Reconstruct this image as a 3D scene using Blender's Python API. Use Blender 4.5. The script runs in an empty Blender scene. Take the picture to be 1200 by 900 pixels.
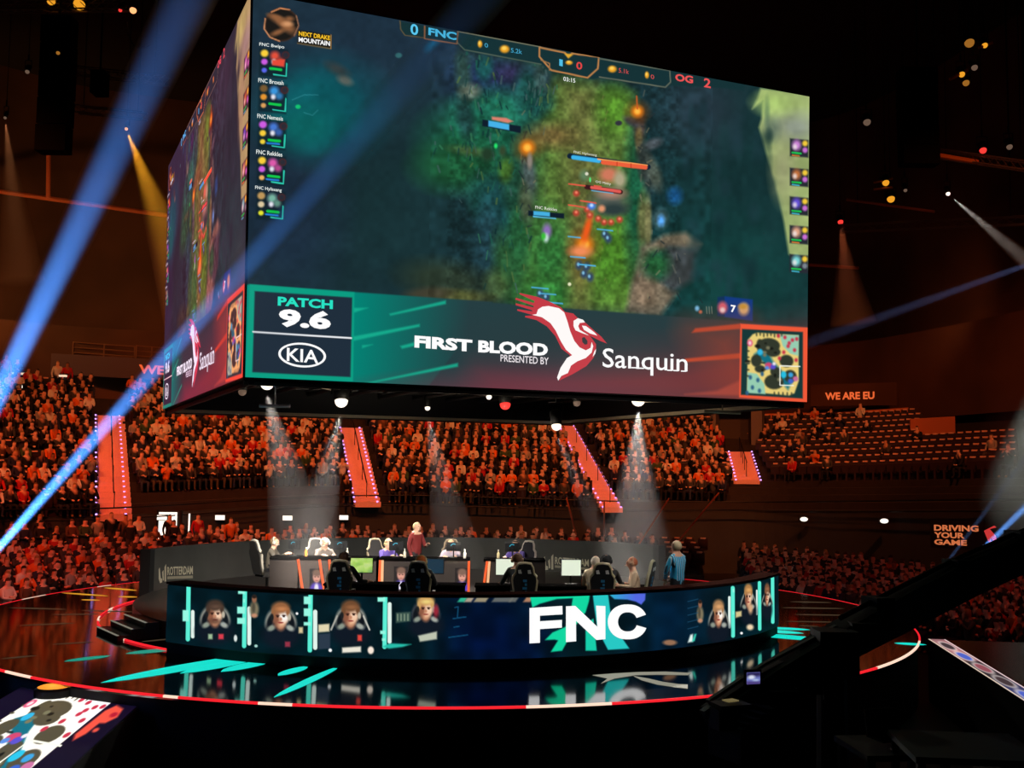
import bpy, math, random
import numpy as np
from mathutils import Vector, Matrix
random.seed(7); RNG = np.random.default_rng(7)
SC = bpy.context.scene
COL = SC.collection
PI = math.pi
# ------------------------------------------------------------------ camera
F_PX, PITCH, ROLL, CAM_Z = 1269.0, 0.0785, 0.0115, 3.55
cam_d = bpy.data.cameras.new('camera'); cam = bpy.data.objects.new('camera', cam_d); COL.objects.link(cam)
cam_d.sensor_width = 36.0; cam_d.lens = F_PX / 1200 * 36; cam_d.clip_end = 500; cam_d.clip_start = .1
cam.matrix_world = Matrix.Translation((0, 0, CAM_Z)) @ Matrix.Rotation(PI/2 + PITCH, 4, 'X') @ Matrix.Rotation(ROLL, 4, 'Z')
SC.camera = cam
SC.view_settings.view_transform = 'Standard'; SC.view_settings.look = 'None'
SC.view_settings.exposure = 0; SC.view_settings.gamma = 1
CP, SP, CR, SR = math.cos(PITCH), math.sin(PITCH), math.cos(ROLL), math.sin(ROLL)
def ray(px, py):
    x, y = (px-600)/F_PX, (py-450)/F_PX
    X, Y = x*CR + y*SR, -x*SR + y*CR
    return Vector((X, CP + Y*SP, SP - Y*CP))
def at_z(px, py, z):
    r = ray(px, py); t = (z - CAM_Z)/r.z
    return Vector((r.x*t, r.y*t, z))
def at_d(px, py, d):
    r = ray(px, py); t = d/r.y
    return Vector((r.x*t, d, CAM_Z + r.z*t))
def x_at(px, d): return at_d(px, 560, d).x
def proj(p):
    x, y, z = p[0], p[1], p[2]-CAM_Z
    d = y*CP + z*SP; up = -y*SP + z*CP
    X = x/d*F_PX; Y = -up/d*F_PX
    return 600 + X*CR - Y*SR, 450 + X*SR + Y*CR
# ------------------------------------------------------------------ materials
def lin(c):
    c = np.asarray(c, float)/255.0
    return np.where(c <= .04045, c/12.92, ((c+.055)/1.055)**2.4)
MATS = {}
def mat(name, rgb=(128, 128, 128), rough=.6, metal=0, emit=None, strength=1, spec=.5, noise=0, scale=20, coat=0, ior=1.5):
    if name in MATS: return MATS[name]
    m = bpy.data.materials.new(name); m.use_nodes = True; nt = m.node_tree; b = nt.nodes['Principled BSDF']
    col = tuple(lin(rgb)) + (1,)
    b.inputs['Base Color'].default_value = col; b.inputs['Roughness'].default_value = rough; b.inputs['Metallic'].default_value = metal
    b.inputs['Specular IOR Level'].default_value = spec; b.inputs['Coat Weight'].default_value = coat; b.inputs['IOR'].default_value = ior
    if noise:
        tc = nt.nodes.new('ShaderNodeTexCoord'); n = nt.nodes.new('ShaderNodeTexNoise'); n.inputs['Scale'].default_value = scale
        r = nt.nodes.new('ShaderNodeValToRGB')
        r.color_ramp.elements[0].position = .3; r.color_ramp.elements[1].position = .7
        r.color_ramp.elements[0].color = tuple(max(0, c*(1-noise)) for c in col[:3]) + (1,)
        r.color_ramp.elements[1].color = tuple(min(1, c*(1+noise)) for c in col[:3]) + (1,)
        nt.links.new(tc.outputs['Object'], n.inputs['Vector']); nt.links.new(n.outputs['Fac'], r.inputs['Fac'])
        nt.links.new(r.outputs['Color'], b.inputs['Base Color'])
    if emit is not None:
        b.inputs['Emission Color'].default_value = tuple(lin(emit)) + (1,); b.inputs['Emission Strength'].default_value = strength
    MATS[name] = m; return m
def attr_mat(name, emission=True, strength=1.0, rough=.8):
    if name in MATS: return MATS[name]
    m = bpy.data.materials.new(name); m.use_nodes = True; nt = m.node_tree; b = nt.nodes['Principled BSDF']
    a = nt.nodes.new('ShaderNodeAttribute'); a.attribute_name = 'Col'
    if emission:
        b.inputs['Base Color'].default_value = (.004, .004, .004, 1); b.inputs['Specular IOR Level'].default_value = .1
        nt.links.new(a.outputs['Color'], b.inputs['Emission Color']); b.inputs['Emission Strength'].default_value = strength
        b.inputs['Roughness'].default_value = .7
    else:
        nt.links.new(a.outputs['Color'], b.inputs['Base Color']); b.inputs['Roughness'].default_value = rough
        b.inputs['Specular IOR Level'].default_value = .2
    MATS[name] = m; return m
# ------------------------------------------------------------------ mesh building
def tag(o, label=None, cat=None, group=None, kind=None):
    if label: o['label'] = label
    if cat: o['category'] = cat
    if group: o['group'] = group
    if kind: o['kind'] = kind
    return o
def link(name, me, parent=None, loc=(0, 0, 0), rz=0):
    o = bpy.data.objects.new(name, me); COL.objects.link(o)
    if parent: o.parent = parent
    o.location = loc; o.rotation_euler = (0, 0, rz); return o
def thing(name, label, cat, loc=(0, 0, 0), rz=0, group=None):
    return tag(link(name, None, None, loc, rz), label, cat, group)
class MB:
    def __init__(s): s.v = []; s.f = []; s.m = []; s.c = []; s.col = None
    def add(s, vs, fs, mi=0, col=None):
        b = len(s.v); s.v += [tuple(p) for p in vs]; s.f += [tuple(b+i for i in f) for f in fs]; s.m += [mi]*len(fs)
        s.c += [col]*len(vs)
        return s
    def box(s, c, size, rz=0, mi=0, tilt=0, taper=1, col=None):
        x, y, z = [k/2 for k in size]; M = Matrix.Translation(c) @ Matrix.Rotation(rz, 4, 'Z') @ Matrix.Rotation(tilt, 4, 'X')
        vs = [M @ Vector((i*x*(taper if k > 0 else 1), j*y*(taper if k > 0 else 1), k*z)) for i in (-1, 1) for j in (-1, 1) for k in (-1, 1)]
        return s.add(vs, [(0, 1, 3, 2), (4, 6, 7, 5), (0, 4, 5, 1), (2, 3, 7, 6), (0, 2, 6, 4), (1, 5, 7, 3)], mi, col)
    def tube(s, pts, r, n=8, mi=0, closed=False, col=None):
        pts = [Vector(p) for p in pts]; k = len(pts); rs = r if isinstance(r, (list, tuple)) else [r]*k
        vs = []; up0 = None
        for i, p in enumerate(pts):
            a = pts[i-1] if (i > 0 or closed) else p; b = pts[(i+1) % k] if (i < k-1 or closed) else p
            t = (b-a).normalized(); ref = Vector((0, 0, 1)) if abs(t.z) < .95 else Vector((1, 0, 0))
            u = t.cross(ref).normalized(); w = t.cross(u)
            vs += [p + (u*math.cos(2*PI*j/n) + w*math.sin(2*PI*j/n))*rs[i] for j in range(n)]
        fs = [(i*n+j, i*n+(j+1) % n, ((i+1) % k)*n+(j+1) % n, ((i+1) % k)*n+j) for i in range(k if closed else k-1) for j in range(n)]
        if not closed: fs += [tuple(range(n))[::-1], tuple((k-1)*n+j for j in range(n))]
        return s.add(vs, fs, mi, col)
    def ball(s, c, r, n=12, m=8, mi=0, col=None):
        r = r if isinstance(r, (list, tuple)) else (r, r, r)
        vs = [(c[0], c[1], c[2]-r[2])]
        for i in range(1, m):
            a = -PI/2 + PI*i/m
            vs += [(c[0]+r[0]*math.cos(a)*math.cos(2*PI*j/n), c[1]+r[1]*math.cos(a)*math.sin(2*PI*j/n), c[2]+r[2]*math.sin(a)) for j in range(n)]
        vs.append((c[0], c[1], c[2]+r[2])); L = len(vs)-1
        fs = [(0, 1+(j+1) % n, 1+j) for j in range(n)]
        fs += [(1+i*n+j, 1+i*n+(j+1) % n, 1+(i+1)*n+(j+1) % n, 1+(i+1)*n+j) for i in range(m-2) for j in range(n)]
        fs += [(1+(m-2)*n+j, 1+(m-2)*n+(j+1) % n, L) for j in range(n)]
        return s.add(vs, fs, mi, col)
    def prism(s, poly, fn0, fn1, mi=0, col=None):
        n = len(poly); vs = [fn0(p) for p in poly] + [fn1(p) for p in poly]
        fs = [tuple(range(n))[::-1], tuple(range(n, 2*n))] + [(i, (i+1) % n, n+(i+1) % n, n+i) for i in range(n)]
        return s.add(vs, fs, mi, col)
    def lathe(s, prof, n=24, c=(0, 0, 0), mi=0, a0=0, a1=2*PI):
        full = abs(a1-a0-2*PI) < 1e-6; k = n if full else n+1; m = len(prof)
        vs = [(c[0]+r*math.cos(a0+(a1-a0)*j/n), c[1]+r*math.sin(a0+(a1-a0)*j/n), c[2]+z) for j in range(k) for r, z in prof]
        fs = [(j*m+i, ((j+1) % k)*m+i, ((j+1) % k)*m+i+1, j*m+i+1) for j in range(n) for i in range(m-1)]
        return s.add(vs, fs, mi)
    def mesh(s, name, mats, smooth=False):
        me = bpy.data.meshes.new(name); me.from_pydata(s.v, [], s.f)
        for m in (mats if isinstance(mats, (list, tuple)) else [mats]): me.materials.append(m)
        me.polygons.foreach_set('material_index', s.m)
        if smooth: me.polygons.foreach_set('use_smooth', [True]*len(s.f))
        if any(c is not None for c in s.c):
            a = me.color_attributes.new('Col', 'FLOAT_COLOR', 'POINT')
            arr = np.ones((len(s.v), 4), np.float32)
            arr[:, :3] = lin(np.array([c if c is not None else (128, 128, 128) for c in s.c], float))
            a.data.foreach_set('color', arr.ravel())
        me.update(); return me
    def build(s, name, mats, parent=None, smooth=False, loc=(0, 0, 0), rz=0):
        return link(name, s.mesh(name, mats, smooth), parent, loc, rz)
# ------------------------------------------------------------------ the picture shown by a display: a fine grid of coloured diodes
def homography(src, dst):
    A = []
    for (x, y), (u, v) in zip(src, dst):
        A.append([x, y, 1, 0, 0, 0, -u*x, -u*y, -u]); A.append([0, 0, 0, x, y, 1, -v*x, -v*y, -v])
    return np.linalg.svd(np.array(A, float))[2][-1].reshape(3, 3)
def happly(Hm, x, y):
    w = Hm[2, 0]*x + Hm[2, 1]*y + Hm[2, 2]
    return (Hm[0, 0]*x + Hm[0, 1]*y + Hm[0, 2])/w, (Hm[1, 0]*x + Hm[1, 1]*y + Hm[1, 2])/w
class Paint:
    def __init__(s, PX, PY, bg):
        s.X, s.Y = PX, PY; s.A = np.zeros(PX.shape + (3,)); s.A[:] = bg
    def _win(s, x0, y0, x1, y1):
        m = (s.X >= x0) & (s.X <= x1) & (s.Y >= y0) & (s.Y <= y1)
        r = np.where(m.any(1))[0]; c = np.where(m.any(0))[0]
        if not len(r): return None
        return slice(r[0], r[-1]+1), slice(c[0], c[-1]+1)
    def _mix(s, w, k, col):
        col = np.asarray(col, float); s.A[w] += (col - s.A[w])*k[..., None]
    def ell(s, cx, cy, rx, ry, col, soft=.25, a=1, rot=0):
        R = max(rx, ry)*(1+soft)+1; w = s._win(cx-R, cy-R, cx+R, cy+R)
        if w is None: return
        x, y = s.X[w]-cx, s.Y[w]-cy; c, sn = math.cos(rot), math.sin(rot)
        d = np.sqrt(((x*c+y*sn)/rx)**2 + ((-x*sn+y*c)/ry)**2)
        s._mix(w, np.clip((1+soft-d)/max(soft*2, .02), 0, 1)*a, col)
    def poly(s, pts, col, soft=.8, a=1, col2=None, axis=None):
        P = np.array(pts, float); w = s._win(P[:, 0].min()-soft, P[:, 1].min()-soft, P[:, 0].max()+soft, P[:, 1].max()+soft)
        if w is None: return
        x, y = s.X[w], s.Y[w]; ins = np.zeros(x.shape, bool); d = np.full(x.shape, 1e9); n = len(P)
        for i in range(n):
            (x0, y0), (x1, y1) = P[i], P[(i+1) % n]
            if y0 != y1: ins ^= ((y0 > y) != (y1 > y)) & (x < (x1-x0)*(y-y0)/(y1-y0)+x0)
            L = (x1-x0)**2+(y1-y0)**2+1e-9; t = np.clip(((x-x0)*(x1-x0)+(y-y0)*(y1-y0))/L, 0, 1)
            d = np.minimum(d, (x-x0-t*(x1-x0))**2+(y-y0-t*(y1-y0))**2)
        d = np.sqrt(d)*np.where(ins, 1, -1); k = np.clip(.5+d/soft*.5, 0, 1)*a
        if col2 is not None:
            (ax, ay), (bx, by) = axis; t = np.clip(((x-ax)*(bx-ax)+(y-ay)*(by-ay))/((bx-ax)**2+(by-ay)**2), 0, 1)[..., None]
            col = np.asarray(col)*(1-t)+np.asarray(col2)*t
        s._mix(w, k, col)
    def line(s, pts, wd, col, a=1, soft=.6):
        P = np.array(pts, float); w = s._win(P[:, 0].min()-wd-1, P[:, 1].min()-wd-1, P[:, 0].max()+wd+1, P[:, 1].max()+wd+1)
        if w is None: return
        x, y = s.X[w], s.Y[w]; d = np.full(x.shape, 1e9)
        for (x0, y0), (x1, y1) in zip(P[:-1], P[1:]):
            L = (x1-x0)**2+(y1-y0)**2+1e-9; t = np.clip(((x-x0)*(x1-x0)+(y-y0)*(y1-y0))/L, 0, 1)
            d = np.minimum(d, (x-x0-t*(x1-x0))**2+(y-y0-t*(y1-y0))**2)
        s._mix(w, np.clip((wd/2+soft/2-np.sqrt(d))/soft, 0, 1)*a, col)
    def noise(s, amp, cell, win=None, seed=1, tint=(1, 1, 1), sx=1.0):
        w = s._win(*win) if win else (slice(None), slice(None))
        if w is None: return
        x, y = s.X[w]/(cell*sx), s.Y[w]/cell
        g = np.random.default_rng(seed).random((64, 64))
        x = x - np.floor(x.min()); y = y - np.floor(y.min())
        i, j = np.floor(x).astype(int), np.floor(y).astype(int); fx, fy = x-i, y-j
        fx = fx*fx*(3-2*fx); fy = fy*fy*(3-2*fy)
        G = lambda a, b: g[b % 64, a % 64]
        n = (G(i, j)*(1-fx)+G(i+1, j)*fx)*(1-fy)+(G(i, j+1)*(1-fx)+G(i+1, j+1)*fx)*fy
        s.A[w] *= 1+((n-.5)*2*amp)[..., None]*np.asarray(tint)
    def out(s): return np.clip(s.A, 0, 255)
def display_mesh(name, A, fn, material, parent=None):
    """grid of A.shape diodes; fn(u,v) arrays -> xyz arrays"""
    h, w = A.shape[:2]; u, v = np.meshgrid(np.linspace(0, 1, w), np.linspace(0, 1, h))
    P = np.stack(fn(u, v), -1).reshape(-1, 3).astype(np.float32)
    i = np.arange(h*w).reshape(h, w); q = np.stack([i[:-1, :-1], i[1:, :-1], i[1:, 1:], i[:-1, 1:]], -1).reshape(-1, 4)
    me = bpy.data.meshes.new(name); me.vertices.add(len(P)); me.vertices.foreach_set('co', P.ravel())
    me.loops.add(q.size); me.loops.foreach_set('vertex_index', q.ravel().astype(np.int32))
    me.polygons.add(len(q)); me.polygons.foreach_set('loop_start', np.arange(0, q.size, 4, dtype=np.int32))
    a = me.color_attributes.new('Col', 'FLOAT_COLOR', 'POINT')
    c = np.ones((len(P), 4), np.float32); c[:, :3] = lin(A.reshape(-1, 3)); a.data.foreach_set('color', c.ravel())
    me.materials.append(material); me.update(calc_edges=True); me.validate()
    return link(name, me, parent)
# ------------------------------------------------------------------ lettering: flat glyph outlines, in a unit box
_TX = {}
def glyphs(txt, bold=0.0, res=3, thin=0):
    k = (txt, bold, thin)
    if k in _TX: return _TX[k]
    cu = bpy.data.curves.new('t', 'FONT'); cu.body = txt; cu.size = 1;  cu.offset = bold; cu.resolution_u = res; cu.fill_mode = 'FRONT'
    ob = bpy.data.objects.new('t', cu); COL.objects.link(ob)
    dg = bpy.context.evaluated_depsgraph_get(); me = bpy.data.meshes.new_from_object(ob.evaluated_get(dg))
    v = np.array([p.co[:2] for p in me.vertices]); f = [tuple(p.vertices) for p in me.polygons]
    bpy.data.objects.remove(ob); bpy.data.curves.remove(cu); bpy.data.meshes.remove(me)
    lo, hi = v.min(0), v.max(0); v = (v-lo)/(hi-lo)
    _TX[k] = (v, f); return v, f
def letter(mb, txt, quad, fn, col=None, bold=.02, mi=0, thin=0):
    """quad: TL,TR,BR,BL in any 2-D frame, fn maps that frame to xyz"""
    v, f = glyphs(txt, bold, thin=thin); tl, tr, br, bl = [np.array(q, float) for q in quad]
    P = []
    for x, y in v:
        p = (tl*(1-x)+tr*x)*y + (bl*(1-x)+br*x)*(1-y); P.append(fn(p[0], p[1]))
    mb.add(P, f, mi, col)
def shape(mb, pts, fn, col=None, mi=0):
    from mathutils.geometry import tessellate_polygon
    t = tessellate_polygon([[Vector((p[0], p[1], 0)) for p in pts]])
    mb.add([fn(*p) for p in pts], [tuple(x) for x in t], mi, col)
ONES = 'zero first second third fourth fifth sixth seventh eighth ninth tenth eleventh twelfth thirteenth fourteenth fifteenth sixteenth seventeenth eighteenth nineteenth'.split()
def nth(i):
    if i < 20: return ONES[i]
    t, o = divmod(i, 10); T = {2: 'twent', 3: 'thirt', 4: 'fort', 5: 'fift', 6: 'sixt', 7: 'sevent'}[t]
    return T+'ieth' if o == 0 else T+'y-'+ONES[o]
def light(kind, name, loc, energy, color, target=None, size=.1, angle=60, blend=.5, label=None):
    d = bpy.data.lights.new(name, kind); d.energy = energy; d.color = color
    if kind == 'SPOT': d.spot_size = math.radians(angle); d.spot_blend = blend; d.shadow_soft_size = size
    elif kind == 'AREA': d.size = size
    else: d.shadow_soft_size = size
    o = bpy.data.objects.new(name, d); COL.objects.link(o); o.location = loc
    if target is not None: o.rotation_euler = (Vector(target)-Vector(loc)).to_track_quat('-Z', 'Y').to_euler()
    return o
# ------------------------------------------------------------------ the hanging four-sided video cube
STC = Vector((-1.62, 27.65, 0)); YAW = .419; CUBE_Z = 5.14; CH = 7.06
cube = thing('video_cube', 'huge four-sided hanging video cube showing a green battle map above the round stage', 'video screen', (STC.x, STC.y, CUBE_Z), YAW)
def cube_fn(q, off=0.0):
    c, s = round(math.cos(-q*PI/2)), round(math.sin(-q*PI/2))
    def fn(u, v):
        hw = 6.31 + (1-v)*.085; x = (u-.5)*2*(hw-.04); y = -hw-off; z = (1-v)*CH
        return (x*c-y*s, x*s+y*c, z+0*u)
    return fn
FC = [(290.5, -9), (946, 113), (944, 472), (290, 438)]
H_UV = homography(FC, [(0, 0), (1, 0), (1, 1), (0, 1)]); H_PX = np.linalg.inv(H_UV)
def px_uv(x, y): return happly(H_UV, x, y)
FW, FH = 860, 480
uu, vv = np.meshgrid(np.linspace(0, 1, FW), np.linspace(0, 1, FH))
P = Paint(*happly(H_PX, uu, vv), (27, 46, 54))
# game view: fog of war, pool, jungle, lane
P.ell(420, 60, 190, 110, (31, 50, 66), .6); P.ell(480, 250, 120, 120, (24, 48, 52), .6); P.ell(860, 220, 130, 190, (21, 50, 52), .5)
P.ell(840, 330, 110, 70, (20, 62, 60), .6); P.ell(330, 250, 60, 90, (28, 44, 60), .5)
P.ell(372, 128, 66, 55, (18, 72, 84), .45); P.ell(365, 130, 46, 42, (14, 88, 96), .35); P.ell(352, 150, 35, 25, (12, 100, 92), .6, .6)
P.ell(345, 126, 3, 2.5, (20, 190, 110)); P.line([(338, 118), (352, 112), (368, 112)], 1, (60, 150, 160), .5); P.line([(352, 133), (362, 136), (368, 130)], 1, (60, 150, 160), .5)
P.ell(399, 95, 9, 5, (90, 100, 95), .5, 1, .4); P.ell(390, 82, 14, 6, (70, 60, 55), .6, .6, .5)
P.ell(461, 65, 4, 3, (50, 100, 105)); P.ell(500, 52, 9, 4, (25, 100, 140), .8, .8, -.8)
P.poly([(535, 70), (560, 62), (640, 78), (650, 92), (600, 180), (590, 350), (610, 362), (740, 372), (742, 200), (735, 110), (640, 75)], (48, 86, 46), 12)
P.ell(565, 90, 40, 28, (34, 52, 82), .6); P.ell(595, 86, 22, 10, (60, 50, 90), .7, .7)
P.ell(555, 165, 58, 42, (26, 92, 66), .5); P.ell(530, 195, 45, 28, (28, 84, 52), .5); P.ell(575, 130, 40, 22, (30, 104, 82), .6)
P.ell(545, 178, 22, 5, (70, 92, 52), .6, .8, .15)
P.poly([(645, 95), (735, 112), (745, 200), (745, 300), (735, 372), (620, 362), (612, 330), (628, 250), (632, 180)], (86, 116, 52), 10)
P.poly([(655, 98), (690, 102), (700, 190), (690, 300), (680, 366), (655, 364), (662, 260), (655, 180)], (106, 106, 58), 14, .8)
P.ell(640, 160, 26, 14, (122, 96, 56), .6, .8); P.ell(715, 130, 18, 26, (82, 132, 42), .6); P.ell(712, 300, 26, 50, (74, 128, 40), .6)
P.ell(640, 300, 26, 45, (46, 106, 50), .6); P.ell(640, 345, 35, 20, (50, 118, 52), .6); P.ell(675, 315, 12, 50, (116, 100, 52), .8, .7)
P.ell(740, 230, 12, 80, (26, 84, 58), .6)
# cliffs and trees beside the lane
for (x, y, rx, ry, c) in [(537, 92, 9, 32, (46, 74, 66)), (545, 108, 12, 9, (106, 116, 102)), (562, 80, 9, 14, (30, 96, 92)), (540, 140, 10, 24, (30, 62, 62)),
                          (612, 105, 14, 26, (30, 84, 76)), (628, 100, 8, 24, (58, 84, 80)), (622, 122, 20, 14, (24, 72, 66)), (560, 230, 16, 24, (24, 66, 58)),
                          (580, 250, 22, 34, (26, 74, 76)), (568, 285, 14, 44, (34, 66, 76)), (590, 310, 14, 36, (44, 92, 52)), (578, 335, 14, 18, (70, 96, 52)),
                          (604, 275, 12, 44, (36, 92, 54)), (597, 218, 12, 28, (32, 78, 60)), (615, 205, 8, 26, (70, 80, 84)), (612, 240, 8, 22, (74, 84, 64)),
                          (588, 200, 8, 14, (70, 110, 40)), (520, 330, 50, 22, (44, 56, 42)), (530, 348, 40, 8, (84, 88, 46)), (500, 345, 26, 8, (62, 58, 46))]:
    P.ell(x, y, rx, ry, c, .45, .85, random.uniform(-.2, .2))
for (x, y, rx, ry, c, r) in [(745, 150, 7, 20, (66, 54, 50), 0), (744, 165, 4, 14, (130, 112, 66), 0), (760, 170, 12, 6, (84, 92, 98), -.4), (752, 195, 9, 28, (58, 66, 66), -.2),
                             (762, 205, 8, 20, (74, 84, 74), -.3), (735, 143, 10, 5, (50, 52, 60), .5), (750, 260, 7, 30, (104, 106, 64), 0), (756, 265, 4, 30, (124, 122, 80), 0)]:
    P.ell(x, y, rx, ry, c, .4, .9, r)
P.poly([(730, 368), (738, 330), (748, 292), (775, 277), (800, 274), (818, 288), (812, 296), (782, 292), (758, 300), (753, 325), (775, 332), (790, 345), (770, 372)], (112, 102, 84), 4)
P.poly([(778, 290), (815, 292), (808, 330), (785, 345), (770, 330)], (62, 68, 70), 5); P.ell(765, 312, 16, 16, (34, 84, 48), .5); P.ell(752, 345, 14, 20, (124, 104, 84), .5, .7)
P.ell(787, 231, 8, 9, (30, 92, 150), .6); P.ell(770, 258, 8, 10, (80, 112, 120), .6, .9); P.ell(771, 260, 4, 6, (80, 150, 220), .6)
P.ell(820, 130, 40, 40, (52, 60, 76), .8, .6)
# bright slope at the far edge of the map
P.poly([(888, 103), (960, 112), (960, 330), (922, 300), (916, 262), (905, 215), (893, 175), (886, 150), (889, 140), (891, 118), (878, 128), (884, 116)], (158, 176, 112), 2)
P.ell(930, 150, 26, 16, (150, 160, 142), .7); P.ell(905, 120, 20, 12, (168, 196, 112), .8); P.ell(915, 200, 12, 30, (164, 170, 122), .8)
P.noise(.2, 7, (500, 60, 830, 372), 3, (1, 1, 1.1)); P.noise(.15, 3, (520, 70, 790, 372), 4); P.noise(.09, 22, None, 5); P.noise(.05, 6, None, 6)
rr = random.Random(11)
for i in range(170):
    x, y = rr.choice([(rr.gauss(562, 22), rr.gauss(110, 30)), (rr.gauss(625, 12), rr.gauss(112, 18)), (rr.gauss(592, 16), rr.gauss(270, 45)), (rr.gauss(555, 22), rr.gauss(175, 16))])
    h = rr.uniform(3, 11); c = rr.choice([(52, 120, 84), (30, 92, 76), (84, 110, 60), (18, 50, 50), (70, 96, 96), (14, 40, 44)]); P.line([(x, y), (x+rr.uniform(-3, 3), y-h)], rr.uniform(1, 2.4), c, rr.uniform(.4, .8), 1.0)
for i in range(60):
    x, y = rr.choice([(rr.gauss(756, 10), rr.gauss(210, 45)), (rr.gauss(772, 16), rr.gauss(320, 22)), (rr.gauss(612, 6), rr.gauss(220, 40))])
    P.line([(x, y), (x+rr.uniform(-4, 6), y+rr.uniform(-9, 9))], rr.uniform(1, 2), rr.choice([(130, 122, 96), (40, 48, 50), (96, 98, 88), (28, 40, 44)]), .6, 1.0)
for i in range(70):
    x, y = rr.uniform(800, 905), rr.uniform(110, 350); P.ell(x, y, rr.uniform(3, 9), rr.uniform(6, 18), rr.choice([(16, 42, 44), (28, 62, 64), (34, 58, 68)]), .6, .35)
for i in range(60):
    x, y = rr.gauss(690, 24), rr.uniform(110, 355); P.line([(x, y), (x+rr.uniform(-2, 2), y-rr.uniform(2, 5))], 1, rr.choice([(120, 146, 70), (64, 96, 40), (130, 120, 76)]), .5, 1.0)
# torches, spells, fighters
for (x, y, r) in [(613, 174, 8), (742, 131, 6.5), (681, 288, 9)]:
    P.ell(x, y, r*1.7, r*1.6, (150, 80, 24), .7, .6); P.ell(x, y, r, r, (240, 130, 28), .5); P.ell(x, y, r*.5, r*.5, (255, 190, 70), .5)
P.line([(741, 113), (742, 128)], 2, (200, 90, 40), .8); P.ell(684, 270, 4, 18, (236, 90, 30), .6, 1, .25); P.ell(676, 296, 12, 6, (240, 140, 90), .6); P.ell(616, 190, 3, 9, (140, 130, 120), .5)
P.ell(709, 206, 11, 9, (206, 120, 92), .5); P.ell(722, 212, 7, 10, (172, 164, 132), .5); P.ell(710, 238, 20, 15, (84, 92, 84), .5); P.ell(712, 228, 15, 6, (170, 130, 110), .6); P.ell(715, 247, 16, 7, (44, 60, 60), .5)
P.ell(680, 207, 5, 6, (96, 128, 92), .6); P.ell(683, 205, 2, 2, (220, 220, 200)); P.ell(687, 212, 1.2, 3, (90, 230, 130))
for (x, y) in [(671, 228), (684, 247), (671, 251), (687, 254), (704, 262), (712, 262), (697, 258), (722, 259)]: P.ell(x, y, 3.6, 3.6, (190, 64, 50), .5); P.ell(x, y-1, 1.6, 1.6, (240, 130, 100), .5)
P.ell(689, 243, 4.5, 4, (70, 130, 240), .5); P.ell(689, 242, 2, 2, (190, 220, 255), .5); P.ell(701, 246, 4, 4, (226, 150, 110), .5)
P.ell(637, 272, 5, 8, (140, 110, 180), .5); P.ell(636, 280, 3, 5, (190, 220, 210), .5); P.ell(633, 278, 2.5, 4, (60, 190, 60), .5)
for (x, y) in [(675, 312), (684, 314), (681, 322), (688, 326), (705, 276), (709, 281), (630, 345), (637, 349)]: P.ell(x, y, 4, 5, (50, 70, 100), .5); P.ell(x-1, y-1, 1.5, 2, (130, 190, 220), .5)
P.ell(566, 182, 7, 8, (34, 58, 40), .5); P.ell(576, 172, 2, 3, (40, 230, 110), .5); P.ell(584, 178, 4, 6, (50, 70, 46), .5); P.ell(720, 145, 4, 3, (50, 50, 60)); P.ell(664, 334, 2, 2, (230, 230, 190))
def bar(x, y, w, h, c, sl=.1, bg=(16, 30, 44), full=1.0, edge=0):
    q = lambda a, b, hh: [(x+a, y+a*sl), (x+b, y+b*sl), (x+b, y+b*sl+hh), (x+a, y+a*sl+hh)]
    P.poly(q(-1-edge, w+1, h+1), bg, .6); P.poly(q(0, w*full, h), c, .6)
bar(567, 142, 37, 7, (70, 178, 232), .18, full=.66, edge=6); P.poly([(571, 137.5), (588, 139), (596, 143), (590, 145), (571, 141)], (220, 130, 110), 1)
P.line([(663, 184), (755, 197)], 6.5, (16, 34, 54)); P.line([(667, 185.5), (697, 189.7)], 5, (60, 180, 236)); P.line([(696, 187.6), (754, 195)], 1.6, (250, 170, 90)); P.line([(702, 191.5), (752, 197.5)], 5, (236, 96, 60))
for t in (.33, .66): P.line([(702+50*t, 189+6*t), (702+50*t, 194+6*t)], .8, (180, 50, 30))
P.line([(683, 220.5), (723, 226.5)], 5.5, (60, 24, 30)); P.line([(689, 221), (722, 226)], 3.6, (226, 92, 84)); P.line([(689, 224.6), (714, 228)], 1.2, (110, 180, 210))
for (a, b) in [((662, 217), (681, 219)), ((676, 236.5), (694, 239.5)), ((662, 241.5), (681, 244.5)), ((692, 219), (700, 220))]: P.line([a, b], 1.6, (226, 90, 70))
bar(621, 248.5, 35, 5, (70, 176, 226), .085, full=.55, edge=5); P.line([(621, 255), (647, 257.5)], 1.4, (90, 190, 230))
for (a, b) in [((665, 302), (682, 303.5)), ((675, 311), (694, 313)), ((696, 270), (714, 272)), ((662, 278.5), (676, 280)), ((620, 337.5), (639, 339.3)), ((630, 344.5), (648, 346)), ((640, 355), (656, 356.5))]: P.line([a, b], 1.5, (80, 176, 222))
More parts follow.
